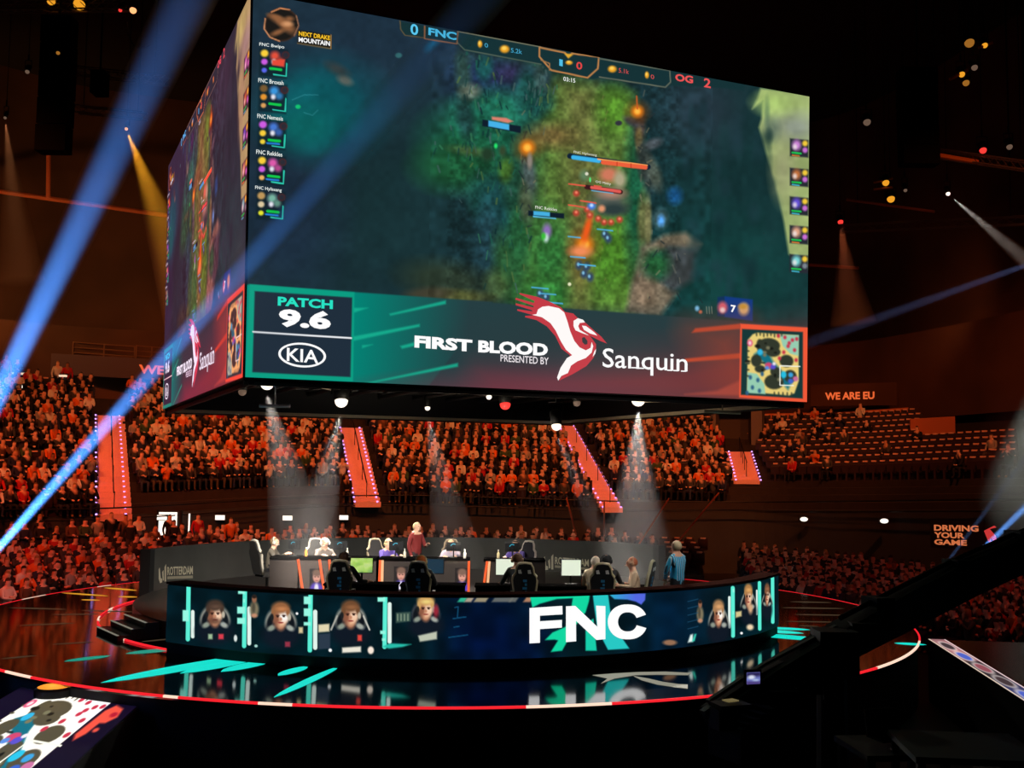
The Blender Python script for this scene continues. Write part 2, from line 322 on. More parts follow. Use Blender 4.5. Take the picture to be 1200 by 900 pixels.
# score strip along the top
P.poly([(462, 24), (870, 98), (868, 106), (843, 103), (782, 100), (772, 101), (697, 91), (690, 93), (640, 84), (628, 75), (540, 60), (532, 50), (490, 44), (468, 41), (462, 34)], (22, 50, 54), 1.4)
P.line([(462, 24), (463, 34), (468, 41), (491, 44)], 1.2, (96, 84, 60)); P.line([(491, 30), (491, 45), (529, 51), (530, 36)], 1.3, (150, 100, 66)); P.line([(530, 36), (627, 54)], 1.5, (110, 112, 92)); P.line([(530, 50), (538, 58), (628, 75)], 1.3, (80, 96, 84))
P.line([(626, 55), (626, 66), (640, 82), (683, 91), (695, 80), (696, 66), (664, 62), (660, 66), (656, 61), (626, 55)], 1.9, (186, 128, 74)); P.line([(628, 70), (638, 74), (638, 82)], 1.4, (150, 110, 70))
P.line([(696, 68), (780, 82), (781, 96), (775, 102), (697, 90)], 1.5, (96, 104, 90)); P.poly([(655, 62), (660, 68), (666, 63)], (230, 170, 50))
for (x, y, rx, ry) in [(556, 51, 2.6, 4.2), (585, 57, 5.5, 4.5), (661, 73, 4, 2.4), (712, 80.5, 5, 4), (753, 87.5, 2.4, 4)]: P.ell(x, y, rx, ry, (232, 160, 40), .3); P.ell(x-.5, y-1, rx*.5, ry*.5, (255, 210, 90), .4)
# dragon roundel and the player cards
P.ell(324, 29, 20, 20, (66, 44, 34), .05); P.ell(324, 29, 18.5, 18.5, (28, 26, 24), .08)
for (x, y, rx, ry, r) in [(324, 26, 14, 4, .5), (330, 31, 11, 5, .7), (318, 20, 9, 3, .3), (320, 38, 9, 3, -.4), (333, 22, 5, 3, 0)]: P.ell(x, y, rx, ry, (150, 98, 62), .6, .9, r)
P.ell(331, 28, 6, 3, (210, 150, 104), .6); P.line([(312, 14), (322, 9.5), (333, 11)], 1.6, (200, 130, 84)); P.line([(305, 22), (304, 34), (311, 44), (322, 48.5)], 1.6, (190, 130, 90)); P.line([(341, 18), (344, 30), (339, 42)], 1.4, (140, 100, 76))
P.poly([(343, 35), (382, 41), (382, 57), (343, 51)], (30, 28, 24), 1); P.line([(382, 41), (382, 57.5), (343, 51)], .8, (170, 130, 70))
CARD = [(58, (226, 80, 60)), (99.5, (60, 150, 220)), (142, (70, 120, 210)), (184, (220, 90, 170)), (225, (120, 180, 160))]
for k, (y, c) in enumerate(CARD):
    P.poly([(299, y-1), (332, y+1), (331, y+35), (299, y+32)], (16, 34, 42), 1.5, .8)
    o = [((252, 208, 60), (206, 92, 226), (90, 104, 236)), ((120, 90, 50), (230, 150, 50), (220, 160, 90)), ((206, 92, 226), (250, 206, 60), (240, 210, 60)), ((250, 206, 60), (206, 92, 226), (240, 180, 100)), ((190, 150, 90), (220, 200, 160), (230, 230, 50))][k]
    for j in range(3): P.ell(305-.5*k*.3, y+5+j*10, 4.4-j*.7, 4.2-j*.7, o[j], .3)
    P.poly([(311, y+1), (327, y+3), (326.5, y+20), (311, y+18)], (34, 40, 58), 1); P.ell(317, y+8, 5, 5, c, .5); P.ell(323, y+14, 4, 4, tuple(x*.8 for x in c), .5); P.ell(316, y+15, 2.6, 3, (230, 230, 240), .5)
    if k == 0: P.poly([(314, y+13), (329, y+12), (328, y+21), (314, y+19)], (230, 76, 58), 1)
    P.ell(329.5-.4*k, y+7, 4.5, 4.5, (70, 40, 44), .15); P.ell(329.5-.4*k, y+7, 3, 3, (44, 44, 54), .2)
    P.line([(312, y+23), (324.5, y+24.3)], 3, (20, 200, 76))
    if k > 1: P.line([(310, y+26.6), (324, y+28)], 2, (40, 130, 220))
    P.line([(316, y+30), (330.5-k*.3, y+32), (331-k*.3, y+17)], 1.4, (50, 220, 190))
for k, y in enumerate((163, 198, 232, 266, 300)):
    P.poly([(923, y), (945, y+2), (945, y+23), (923, y+21)], (40, 44, 52), 1)
    c = [(200, 130, 210), (190, 110, 60), (100, 80, 210), (220, 160, 130), (120, 210, 210)][k]
    P.ell(931, y+8, 5, 6, c, .5); P.ell(929, y+10, 2.5, 3, (240, 230, 230), .6, .8); P.ell(941, y+6, 3.2, 3.4, (240, 200, 60), .4); P.ell(941, y+14, 3, 3.2, (200, 110, 210) if k != 4 else (120, 130, 140), .4)
    P.line([(926, y+17), (936, y+18)], 2.2, (30, 190, 80)); P.line([(926, y+20), (934, y+21)], 1.6, (200, 120, 50) if k in (0, 3) else (60, 170, 190))
P.poly([(846, 349), (879.5, 353), (879.5, 378), (846, 373)], (20, 58, 130), 1); P.poly([(838, 350), (846, 349), (846, 373), (838, 372)], (20, 50, 90), 1)
P.ell(844, 362, 5.5, 6.5, (214, 96, 110), .4); P.ell(844, 365, 3, 3, (240, 210, 210), .5); P.ell(869, 364, 6, 7, (220, 176, 120), .4); P.ell(868, 361, 5, 3, (200, 150, 60), .5); P.ell(814, 363, 2.5, 3, (120, 190, 230), .5); P.ell(818, 367, 2, 2, (200, 110, 80), .5)
for d in (-3, 0, 3): P.line([(828+d, 361), (828.6+d, 369)], .9, (150, 160, 140), .7)
# sponsor banner along the foot of the picture
P.poly([(285, 332), (960, 386), (960, 480), (285, 450)], (38, 62, 66), 1)
P.poly([(285, 332), (575, 354), (500, 452), (285, 445)], (0, 138, 122), 1, 1, (38, 62, 66), ((400, 395), (545, 405)))
P.poly([(560, 432), (960, 400), (960, 490), (560, 470)], (112, 52, 62), 30, .9); P.poly([(700, 440), (960, 385), (960, 490), (760, 480)], (120, 60, 54), 40, .6)
P.ell(600, 462, 130, 20, (116, 56, 68), .9, .8); P.ell(700, 400, 110, 26, (44, 58, 62), .8, .8)
for pts in [[(455, 367), (520, 352), (520, 356), (456, 369)], [(412, 393), (490, 379), (490, 382), (412, 398)], [(424, 403), (436, 402), (424, 406)], [(468, 404), (484, 400), (484, 404), (470, 407)], [(418, 448), (535, 424), (535, 428), (430, 447)], [(412, 360), (430, 360), (412, 366)]]:
    P.poly(pts, (24, 180, 146), 1.2, .85)
P.poly([(812, 386), (865, 381), (865, 387), (808, 391)], (196, 76, 50), 1.2); P.poly([(800, 421), (866, 415), (866, 421), (800, 425)], (196, 76, 50), 1.2); P.poly([(838, 458), (866, 446), (866, 464), (800, 462)], (168, 74, 64), 2, .9)
P.poly([(805, 386), (868, 381), (868, 470), (838, 430)], (160, 66, 48), 30, .6)
P.poly([(293, 332), (414, 342), (414, 444), (290, 438)], (12, 158, 130), .8); P.poly([(299, 340), (411.5, 348), (411, 439), (298, 432.5)], (32, 46, 60), .8)
P.line([(298, 386.5), (411, 394.5)], 1.8, (238, 240, 244))
P.poly([(865, 381), (946, 386), (945, 473), (864, 466)], (240, 88, 56), .8); P.poly([(867, 387), (939, 391), (939, 468), (866, 463)], (24, 56, 56), .8)
# little map of the game
def minimap(Q, f, base=(150, 204, 176), sand=(232, 206, 120), dark=(50, 56, 44), sat=1.0):
    g = lambda pts: [f(a, b) for a, b in pts]; sc = abs(f(1, 0)[0]-f(0, 0)[0])
    E = lambda x, y, rx, ry, c, s=.3, a=1: Q.poly(g([(x+rx*math.cos(t), y+ry*math.sin(t)) for t in np.linspace(0, 2*PI, 20)[:-1]]), c, sc*s*.06*sat, a)
    Q.poly(g([(.02, .95), (.03, .12), (.12, .03), (.2, 0), (.97, .02), (.98, .75), (.9, .95), (.8, .99)]), sand, 1)
    Q.poly(g([(.62, .02), (.98, .02), (.97, .35), (.82, .32), (.68, .2)]), base, 1); Q.poly(g([(.02, .97), (.03, .64), (.2, .66), (.34, .82), (.36, .98)]), base, 1)
    Q.poly(g([(.15, .35), (.35, .2), (.5, .45), (.85, .78), (.78, .9), (.42, .55)]), (20, 110, 130), 2)
    for (x, y, rx, ry) in [(.42, .2, .21, .12), (.5, .3, .14, .08), (.75, .44, .13, .1), (.19, .45, .1, .1), (.26, .58, .1, .06), (.52, .78, .18, .12), (.55, .62, .1, .08), (.82, .68, .12, .1), (.25, .2, .06, .1)]: E(x, y, rx, ry, dark)
    r = random.Random(5)
    for i in range(46):
        x, y = r.random(), r.random()
        if any(((x-a)/.24)**2+((y-b)/.15)**2 < 1 for a, b in ((.42, .22), (.75, .44), (.22, .5), (.54, .75), (.8, .68))): E(x, y, r.uniform(.015, .05), r.uniform(.01, .03), (24, 26, 22) if i % 3 else (120, 118, 90))
    for i in range(16):
        t = i/15; E(.16+.5*t, .015+.01*(i % 3), .012, .03, dark) if i % 2 else None; E(.5+.4*t, .97, .012, .03, dark) if i % 3 == 1 else None; E(.03, .2+.5*t, .03, .012, dark) if i % 3 == 0 else None
    for (x, y) in [(.72, .06), (.86, .1), (.94, .08), (.78, .2), (.9, .26), (.7, .3), (.62, .4), (.93, .42), (.6, .04), (.8, .15)]: E(x, y, .03, .03, (200, 50, 74))
    for (x, y) in [(.08, .72), (.22, .76), (.12, .88), (.25, .93), (.02, .97), (.3, .66)]: E(x, y, .03, .035, (50, 96, 130))
    E(.07, .17, .05, .055, (226, 90, 130)); E(.07, .17, .025, .03, (250, 220, 225)); E(.26, .31, .05, .05, (50, 180, 226)); E(.42, .52, .07, .05, (206, 70, 110)); E(.5, .54, .05, .04, (90, 80, 200)); E(.39, .56, .04, .03, (90, 140, 220)); E(.52, .49, .03, .025, (240, 230, 240))
    Q.line(g([(1, .52), (.63, .52), (.63, .83), (.88, .83)]), max(1.2, sc*.02), (248, 248, 232)); E(.7, .66, .05, .055, (40, 190, 226)); E(.83, .66, .045, .04, (60, 160, 220)); E(.92, .72, .05, .04, (200, 110, 160)); E(.83, .76, .05, .04, (60, 100, 200))
minimap(P, lambda a, b: (872+a*63.5, 391+b*72+a*2.5), )
ART = P.out()
SCREEN = attr_mat('screen_diodes'); BLACK_METAL = mat('black_painted_metal', (16, 16, 18), .5, .3); CREAM = mat('cream_painted_edge', (214, 196, 160), .6)
# lettering and logos on the picture
T = []   # (kind, data, colour) in photograph coordinates of the front picture
def tq(x0, y0, x1, y1, h0, h1): return [(x0, y0), (x1, y1), (x1, y1+h1), (x0, y0+h0)]
W_ = (255, 255, 255)
T += [('t', 'PATCH', tq(325.5, 346.5, 389, 351, 10.5, 10.5), (40, 226, 196), .04), ('t', '9.6', tq(327, 360, 387, 364, 21, 21.5), W_, .05),
      ('t', 'KIA', tq(337, 405, 373.5, 408.5, 15, 15), W_, .015), ('t', 'FIRST', tq(484, 392, 551, 397.5, 14, 14), W_, .05), ('t', 'BLOOD', tq(558, 398, 639, 402.5, 14, 14.5), W_, .05),
      ('t', 'PRESENTED BY', tq(584, 414.5, 640, 418.5, 8, 8.4), (240, 232, 236), .008),
      ('t', 'NEXT DRAKE', tq(344, 37, 380.5, 42.5, 5.2, 5.2), (250, 196, 40), .03), ('t', 'MOUNTAIN', tq(344, 44, 380.5, 49, 5.6, 5.6), W_, .03),
      ('t', '0', tq(474, 27, 483, 29, 13, 13), (90, 200, 240), .02), ('t', 'FNC', tq(495, 32, 528, 38, 9, 9.4), (80, 200, 246), .035), ('t', 'OG', tq(786, 86, 807, 89, 8.5, 9), (236, 84, 84), .035), ('t', '2', tq(820, 91, 828, 92.5, 11, 11), (236, 84, 84), .02),
      ('t', '1', tq(649, 69, 653, 70, 8, 8), (80, 190, 230), .02), ('t', '0', tq(669, 72, 676, 73, 9, 9), (226, 70, 70), .02), ('t', '0', tq(561, 50, 565, 51, 5, 5), (70, 170, 210), .0), ('t', '5.2k', tq(592, 56, 605, 58, 5.4, 5.4), (70, 170, 210), .0), ('t', '5.1k', tq(719, 79.5, 731, 81.5, 5.4, 5.4), (210, 80, 80), .0), ('t', '0', tq(757, 87, 761, 88, 5, 5), (210, 80, 80), .0),
      ('t', '03:15', tq(654, 90, 668, 92.5, 5, 5), (236, 240, 236), .01), ('t', 'FNC Hylissang', tq(667, 178, 694, 182, 3.4, 3.4), (230, 230, 216), .0), ('t', 'OG Mithy', tq(693, 213, 711, 216, 3.4, 3.4), (236, 230, 220), .0), ('t', 'FNC Rekkles', tq(622.5, 242.5, 648, 245.5, 3.6, 3.6), (236, 236, 226), .0), ('t', '7', tq(853, 359, 859, 360, 8.5, 8.5), W_, .03)]
for k, nm in enumerate(('Bwipo', 'Broxah', 'Nemesis', 'Rekkles', 'Hylissang')): T.append(('t', 'FNC '+nm, tq(298.5-.4*k, 50.5+k*42, 327.5, 54+k*42, 5, 5), (236, 244, 240), .01))
z7 = lambda pts: [(590+x/8.18, 340+y/8.18) for x, y in pts]
RED, WHT, DK = (196, 60, 70), (255, 250, 248), (60, 58, 62)
T += [('p', z7([(125, 32), (300, 72), (430, 125), (520, 170), (560, 215), (640, 230), (690, 280), (760, 320), (850, 400), (910, 450), (965, 515), (900, 490), (800, 440), (860, 520), (860, 590), (835, 650), (770, 725), (640, 800), (510, 860), (560, 770), (620, 700), (610, 620), (530, 560), (470, 440), (390, 350), (290, 290), (180, 262), (180, 250), (260, 245), (240, 238), (105, 200), (105, 185), (250, 208), (245, 196), (90, 148), (90, 130), (260, 170), (260, 155), (85, 95), (90, 78), (262, 128), (270, 110), (125, 45)]), RED),
      ('p2', z7([(245, 240), (285, 235), (300, 190), (340, 165), (400, 158), (500, 180), (550, 220), (580, 300), (610, 400), (650, 490), (700, 550), (760, 578), (805, 555), (815, 500), (830, 540), (815, 600), (760, 650), (680, 680), (620, 720), (590, 790), (530, 815), (500, 860), (488, 830), (520, 740), (580, 650), (630, 622), (570, 570), (520, 490), (470, 390), (420, 320), (340, 265)]), WHT),
      ('p2', z7([(640, 300), (680, 275), (730, 290), (750, 315), (700, 320), (685, 350), (700, 385), (750, 415), (790, 440), (720, 415), (660, 390), (640, 350)]), WHT), ('p2', z7([(720, 345), (760, 350), (840, 410), (868, 440), (800, 420), (740, 385)]), WHT),
      ('p2', z7([(722, 460), (745, 452), (775, 490), (775, 520), (750, 525), (725, 500)]), DK), ('p2', z7([(825, 640), (840, 590), (858, 565), (850, 610)]), WHT)]
# serif word: upright letters with slab feet
T.append(('t', 'Sanquin', tq(703, 408, 802.5, 415, 29, 27.5), W_, .006))
for (x, y0, w) in [(739.5, 431.3, 6), (748.5, 432, 6), (789, 435, 6), (798, 435.7, 6.4), (781.5, 434.6, 6)]: T.append(('p', [(x-w/2, y0-1.2), (x+w/2, y0-.9), (x+w/2, y0+.5), (x-w/2, y0+.2)], W_))
def ring_px(cx, cy, rx, ry, w, n=40, sl=.07):
    a = [(cx+rx*math.cos(t), cy+ry*math.sin(t)+rx*math.cos(t)*sl) for t in np.linspace(0, 2*PI, n)]
    b = [(cx+(rx-w)*math.cos(t), cy+(ry-w*.8)*math.sin(t)+rx*math.cos(t)*sl) for t in np.linspace(0, 2*PI, n)]
    return [[a[i], a[i+1], b[i+1], b[i]] for i in range(n-1)]
for q in ring_px(354.7, 413.6, 27.5, 14, 2.8): T.append(('p', q, W_))
def lettering(q, parent, tint=lambda c: c):
    B = {k: MB() for k in ('banner_lettering', 'score_lettering', 'player_names', 'bird_emblem')}; base = cube_fn(q, .02); up = cube_fn(q, .035)
    f0 = lambda x, y: base(*px_uv(x, y)); f1 = lambda x, y: up(*px_uv(x, y))
    for i, t in enumerate(T):
        px = t[2][0] if t[0] == 't' else t[1][0]
        mb = B['bird_emblem' if t[0] != 't' and t[2] in (RED, DK) or t[2] == WHT else 'banner_lettering' if px[1] > 335 else 'player_names' if str(t[1])[:4] in ('FNC ', 'OG M') else 'score_lettering']
        if t[0] == 't': letter(mb, t[1], t[2], f0, tint(t[3]), t[4], 0, t[1] == 'Sanquin')
        else: shape(mb, t[1], f1 if t[0] == 'p2' else f0, tint(t[2]))
    for k in B: B[k].build(k, SCREEN, parent)
cool = lambda c: np.clip(np.asarray(c)*[1.0, .92, .96]+[22, 2, 16], 0, 255)
for q, tint in ((0, None), (1, cool), (2, None), (3, cool)):
    A = ART if q == 0 else ART[::2 if q > 1 else 1, ::3]
    if tint:
        A = np.clip(A*[.95, .82, .8]+[34, 3, 14], 0, 255)
        if q == 1: A = A.copy(); yy = np.linspace(0, 1, A.shape[0]); 
    pn = MB(); fn = cube_fn(q, -.02); fb = cube_fn(q, -.3)
    pn.add([fn(-.003, -.004), fn(1.003, -.004), fn(1.003, 1.003), fn(-.003, 1.003), fb(.02, 0), fb(.98, 0), fb(.98, 1), fb(.02, 1)], [(0, 3, 2, 1), (4, 5, 6, 7), (0, 1, 5, 4), (1, 2, 6, 5), (2, 3, 7, 6), (3, 0, 4, 7)])
    po = pn.build('screen_panel', BLACK_METAL, cube)
    display_mesh('screen_picture', A, cube_fn(q), SCREEN, po)
    lettering(q, po, tint or (lambda c: c))
# frame: open underside with beams, light coloured lower edge, top deck
fr = MB()
for q in range(4):
    a, b = cube_fn(q, -.16)(np.float64(.0), np.float64(1.0)), cube_fn(q, -.16)(np.float64(1.0), np.float64(1.0))
    for zz in (-.07, .45, 6.9): fr.tube([(a[0], a[1], zz), (b[0], b[1], zz)], .07, 6)
for k in range(-5, 6):
    fr.tube([(k*1.1, -6, .55), (k*1.1, 6, .55)], .06, 6); fr.tube([(-6, k*1.1, .7), (6, k*1.1, .7)], .05, 6)
fr.build('frame', BLACK_METAL, cube)
MB().box((0, 0, 1.1), (12.3, 12.3, .1)).build('inner_deck', mat('matt_black', (9, 9, 10), .9), cube)
MB().box((0, 0, 7.0), (12.4, 12.4, .12)).build('top_deck', mat('matt_black'), cube)
lt = MB()
for q in range(4):
    a, b = cube_fn(q, -.2)(np.float64(0.), np.float64(1.)), cube_fn(q, -.2)(np.float64(1.), np.float64(1.)); m = ((a[0]+b[0])/2, (a[1]+b[1])/2, -.045)
    lt.box(m, (12.3, .16, .09) if q % 2 == 0 else (.16, 12.3, .09))
tag(lt.build('lower_edge', CREAM, cube), 'cream lower edge')
# ------------------------------------------------------------------ round stage, curved display wall, banner wall
def sp(r, a, z): return Vector((STC.x + r*math.cos(a), STC.y + r*math.sin(a), z))
FLOOR_Z = -1.3
GLOSS = mat('glossy_black_deck', (9, 8, 8), .08, ior=2.9)
stage = thing('round_stage', 'round black mirror-floored stage with red glowing rim under the hanging cube', 'stage', (STC.x, STC.y, FLOOR_Z))
lo = lambda p: p - Vector((STC.x, STC.y, FLOOR_Z))
SR_ = 11.2
MB().lathe([(0, 1.3), (4, 1.3), (8, 1.3), (SR_, 1.3), (SR_, 1.24), (SR_-.02, 1.24)], 160).build('deck', GLOSS, stage)
MB().lathe([(SR_-.05, 1.24), (SR_-.05, 0)], 160).build('skirt', mat('matt_black'), stage)
def rim_mesh(r, z, a0, a1, n, w, white):
    mb = MB()
    for i in range(n):
        a, b = a0+(a1-a0)*i/n, a0+(a1-a0)*(i+1)/n; m = (a+b)/2
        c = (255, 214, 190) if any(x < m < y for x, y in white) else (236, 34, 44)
        mb.add([lo(sp(r, a, z-w)), lo(sp(r, b, z-w)), lo(sp(r, b, z+w)), lo(sp(r, a, z+w)), lo(sp(r-.04, a, z+w)), lo(sp(r-.04, b, z+w))], [(0, 1, 2, 3), (3, 2, 5, 4)], 0, c)
    return mb
def ang(px, py, z=0): p = at_z(px, py, z) - STC; return math.atan2(p.y, p.x)
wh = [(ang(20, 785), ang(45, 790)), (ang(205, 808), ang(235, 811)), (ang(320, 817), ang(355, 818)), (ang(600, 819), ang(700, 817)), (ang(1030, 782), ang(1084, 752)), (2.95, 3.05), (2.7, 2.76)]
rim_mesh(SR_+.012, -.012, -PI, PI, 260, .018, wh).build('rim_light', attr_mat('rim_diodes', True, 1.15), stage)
# inner step of the stage
PZ, PR = .35, 7.45
MB().lathe([(0, 1.3+PZ), (PR, 1.3+PZ), (PR, 1.3+.005)], 120).build('inner_platform', mat('dark_grey_platform', (44, 42, 40), .35), stage)
rim_mesh(8.2, .02, 2.75, 4.2, 60, .018, [(3.4, 3.5), (3.75, 3.85), (3.2, 3.26)]).build('inner_rim_light', attr_mat('rim_diodes'), stage)
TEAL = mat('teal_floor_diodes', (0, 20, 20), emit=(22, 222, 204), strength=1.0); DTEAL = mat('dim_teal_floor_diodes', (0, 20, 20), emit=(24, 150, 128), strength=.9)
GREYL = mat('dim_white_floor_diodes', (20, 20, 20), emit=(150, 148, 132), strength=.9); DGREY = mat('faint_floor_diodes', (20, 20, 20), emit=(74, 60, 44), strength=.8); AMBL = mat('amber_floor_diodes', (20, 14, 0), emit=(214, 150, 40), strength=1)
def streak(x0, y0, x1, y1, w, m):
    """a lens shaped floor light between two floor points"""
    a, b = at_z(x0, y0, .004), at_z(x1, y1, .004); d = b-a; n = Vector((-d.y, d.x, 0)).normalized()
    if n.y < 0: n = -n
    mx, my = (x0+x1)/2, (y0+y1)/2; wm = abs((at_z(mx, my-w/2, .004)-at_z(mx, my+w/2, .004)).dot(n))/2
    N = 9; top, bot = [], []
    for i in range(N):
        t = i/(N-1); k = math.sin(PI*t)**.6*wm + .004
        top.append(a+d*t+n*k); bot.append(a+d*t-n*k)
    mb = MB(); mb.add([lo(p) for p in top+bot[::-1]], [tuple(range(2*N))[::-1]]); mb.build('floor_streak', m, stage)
for s in [(118, 800, 302, 766, 8), (211, 789, 304, 770, 6.5), (259, 787, 322, 772, 7), (326, 791.5, 360, 780.5, 6.5), (321, 817, 398, 780.5, 7), (416, 783, 438, 778.5, 5),
          (874, 742, 977, 751, 4.6), (884, 738, 942, 742.2, 3.4), (890, 735, 950, 738, 2.6), (967, 738, 1011, 740.5, 2), (978, 733, 1018, 734.6, 1.6), (1048, 753.5, 1086, 755.5, 2.4)]: streak(*s, TEAL)
for s in [(75, 775, 130, 768, 3.5), (147, 766, 206, 760, 4), (257, 770, 276, 768, 3), (324, 777, 343, 774, 3), (400, 777.5, 414, 776.6, 1.6)]: streak(*s, DTEAL)
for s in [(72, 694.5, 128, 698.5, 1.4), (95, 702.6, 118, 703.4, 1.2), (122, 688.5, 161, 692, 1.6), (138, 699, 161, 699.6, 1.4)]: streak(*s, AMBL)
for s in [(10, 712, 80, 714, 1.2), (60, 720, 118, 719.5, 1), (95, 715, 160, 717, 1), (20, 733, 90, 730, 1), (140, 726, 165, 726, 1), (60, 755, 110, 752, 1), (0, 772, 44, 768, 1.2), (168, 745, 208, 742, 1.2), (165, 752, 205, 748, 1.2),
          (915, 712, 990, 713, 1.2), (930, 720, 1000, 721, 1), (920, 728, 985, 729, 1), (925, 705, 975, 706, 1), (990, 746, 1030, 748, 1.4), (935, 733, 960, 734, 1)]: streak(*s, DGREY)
for pts in [[(694, 791), (720, 789), (747, 787.5), (780, 787), (810, 788.5), (806, 791), (770, 790.5), (745, 791), (720, 795), (704, 801), (712, 795)], [(742, 792), (760, 795), (777, 799), (795, 801.5), (806, 802), (806, 807), (790, 805), (770, 802), (752, 797)]]:
    mb = MB(); shape(mb, pts, lambda x, y: lo(at_z(x, y, .004))); mb.build('floor_streak', GREYL, stage)
# ---- curved display wall
RW = 8.3; TL_, TR_ = ang(215, 761), ang(906, 742); WZ0, WZ1 = .2, 1.27
wall = thing('curved_display_barrier', 'curved waist-high display wall of player portraits and FNC lettering around the stage front', 'display wall', (STC.x, STC.y, 0))
lw = lambda p: p - Vector((STC.x, STC.y, 0))
RWW, RWH = 1700, 92
uu, vv = np.meshgrid(np.linspace(0, 1, RWW), np.linspace(0, 1, RWH))
def wall_fn(off=0):
    def fn(u, v):
        a = TL_+(TR_-TL_)*u; return (RW+off)*np.cos(a), (RW+off)*np.sin(a), WZ1-(WZ1-WZ0)*v
    return fn
xw, yw, zw = wall_fn()(uu, vv); xw = xw+STC.x; yw = yw+STC.y; dz = zw-CAM_Z
dd = yw*CP+dz*SP; up = -yw*SP+dz*CP; X_, Y_ = xw/dd*F_PX, -up/dd*F_PX
Q = Paint(600+X_*CR-Y_*SR, 450+X_*SR+Y_*CR, (4, 26, 34))
Q.poly([(525, 680), (620, 680), (620, 780), (525, 780)], (2, 18, 46), 30); Q.poly([(750, 680), (820, 680), (820, 780), (750, 780)], (3, 28, 50), 30); Q.poly([(540, 735), (640, 735), (640, 780), (540, 780)], (2, 14, 50), 25, .7)
Q.noise(.3, 14, None, 9)
STRIP, SKIN = (92, 240, 214), (232, 178, 140)
def strip(x, y0, y1, w, side, blocks, wt0, wt1, ww):
    Q.line([(x, y0), (x-1.8*side*0-(.9 if x < 600 else -.3), y1)], w, STRIP)
    for (b0, b1, bx) in blocks: Q.poly([(x-side*bx, b0), (x, b0), (x, b1), (x-side*bx, b1)], (150, 248, 226), .6)
    Q.line([(x+side*(w*.5+ww*.55), wt0), (x+side*(w*.5+ww*.55), wt1)], ww, (226, 244, 236))
strip(221, 687, 749, 5, 1, [(715, 728, 7)], 717, 746, 4.2); strip(287, 692, 757, 5, 1, [(692, 696, 8), (702, 706, 2), (711, 719, 9), (724, 731, 9)], 713, 754, 4.6)
strip(364, 696, 762, 5.2, 1, [(699, 708, 8), (713, 722, 8), (729, 733, 8)], 717, 759, 5); strip(451.5, 698.5, 758, 5, 1, [(700, 705, 9), (739, 743, 6), (748, 751, 4)], 708, 752, 4.6)
Q.poly([(448, 758), (456, 754), (482, 755), (472, 758), (456, 760)], (40, 190, 170), 1)
strip(858.7, 689, 745, 4.6, -1, [(690, 694, 2), (716, 720, 1)], 700, 735, 3); strip(890, 683, 737, 4, -1, [(692, 696, 1)], 692, 720, 2); strip(905.3, 677, 729, 4, -1, [], 700, 701, .5)
def portrait(x, y, s, hair, w=1.0, tilt=0, glow=0, wing=(150, 150, 140), beard=False):
    E = lambda dx, dy, rx, ry, c, soft=.3, a=1, r=0: Q.ell(x+dx*s*w, y+dy*s, max(rx*s*w, .8), ry*s, c, soft, a, r)
    E(0, 1.9, 1.85, 1.35, (16, 24, 36), .25); E(-1.05, .35, .42, .9, wing, .3, .9, .35); E(1.05, .35, .42, .9, wing, .3, .9, -.35); E(-1.0, .55, .3, .75, (18, 22, 28), .3, 1, .35); E(1.0, .55, .3, .75, (18, 22, 28), .3, 1, -.35)
    E(-.9, 1.25, .42, .25, (170, 180, 160), .4, .8, -.5); E(.9, 1.25, .42, .25, (200, 204, 190), .4, .8, .5); E(0, 1.0, .42, .5, (168, 112, 84), .4)
    E(0, .15, .72, 1.0, SKIN, .2); E(.3, 0, .4, .7, (250, 214, 186), .5, .8); E(-.45, .3, .34, .75, (128, 74, 54), .5, .85)
    if glow: E(.35, .0, .45, .62, (255, 250, 244), .4)
    E(0, -.75, .85, .58, hair, .3); E(-.7, -.3, .22, .5, hair, .4); E(.7, -.35, .2, .45, hair, .4); E(.1, -.62, .5, .2, tuple(min(255, c*1.5) for c in hair), .6, .6)
    for q in (-.3, .3): E(q, .02, .2, .07, (70, 40, 30), .4); E(q, .14, .12, .07, (40, 24, 20), .4)
    E(0, .38, .13, .16, (196, 130, 98), .5); E(0, .72, .26, .08, (150, 60, 54), .4)
    if beard: E(0, .85, .5, .3, (86, 54, 42), .5, .75)
    E(-.85, .2, .16, .34, (30, 32, 34), .3); E(.85, .2, .16, .34, (190, 180, 160), .3)
portrait(252, 718, 11.5, (72, 54, 44), beard=True); Q.poly([(244, 743), (249, 743), (249, 749), (244, 749)], (160, 190, 150), 1); Q.poly([(256, 743), (262, 743), (262, 749), (256, 749)], (220, 60, 76), 1); Q.ell(276, 748, 2, 4, (220, 230, 226))
portrait(329, 721, 12, (150, 98, 62), glow=1); Q.poly([(334, 752), (340, 752), (340, 758), (334, 758)], (150, 50, 70), 1); Q.poly([(350, 735), (355, 735), (355, 742), (350, 742)], (214, 196, 150), 1); Q.ell(348, 719, 1.5, 1.5, W_); Q.ell(300, 757, 2, 1.6, (170, 220, 210))
portrait(411, 719, 12, (112, 74, 48)); Q.line([(395, 722), (388, 738)], 2, (170, 170, 160)); Q.line([(426, 722), (433, 738)], 2, (190, 190, 180)); Q.poly([(419, 744), (424, 744), (424, 751), (419, 751)], (226, 70, 60), 1)
Q.poly([(401, 759), (423, 757.5), (423, 764), (401, 765)], (236, 230, 214), 1); Q.ell(434.5, 762, 3.6, 4.4, (250, 232, 216)); Q.poly([(373, 732), (386, 731), (386, 740), (373, 741)], (226, 214, 176), 1); Q.poly([(373, 743), (387, 742), (387, 760), (373, 761)], (44, 58, 74), 1); Q.ell(387, 762, 2, 2, W_)
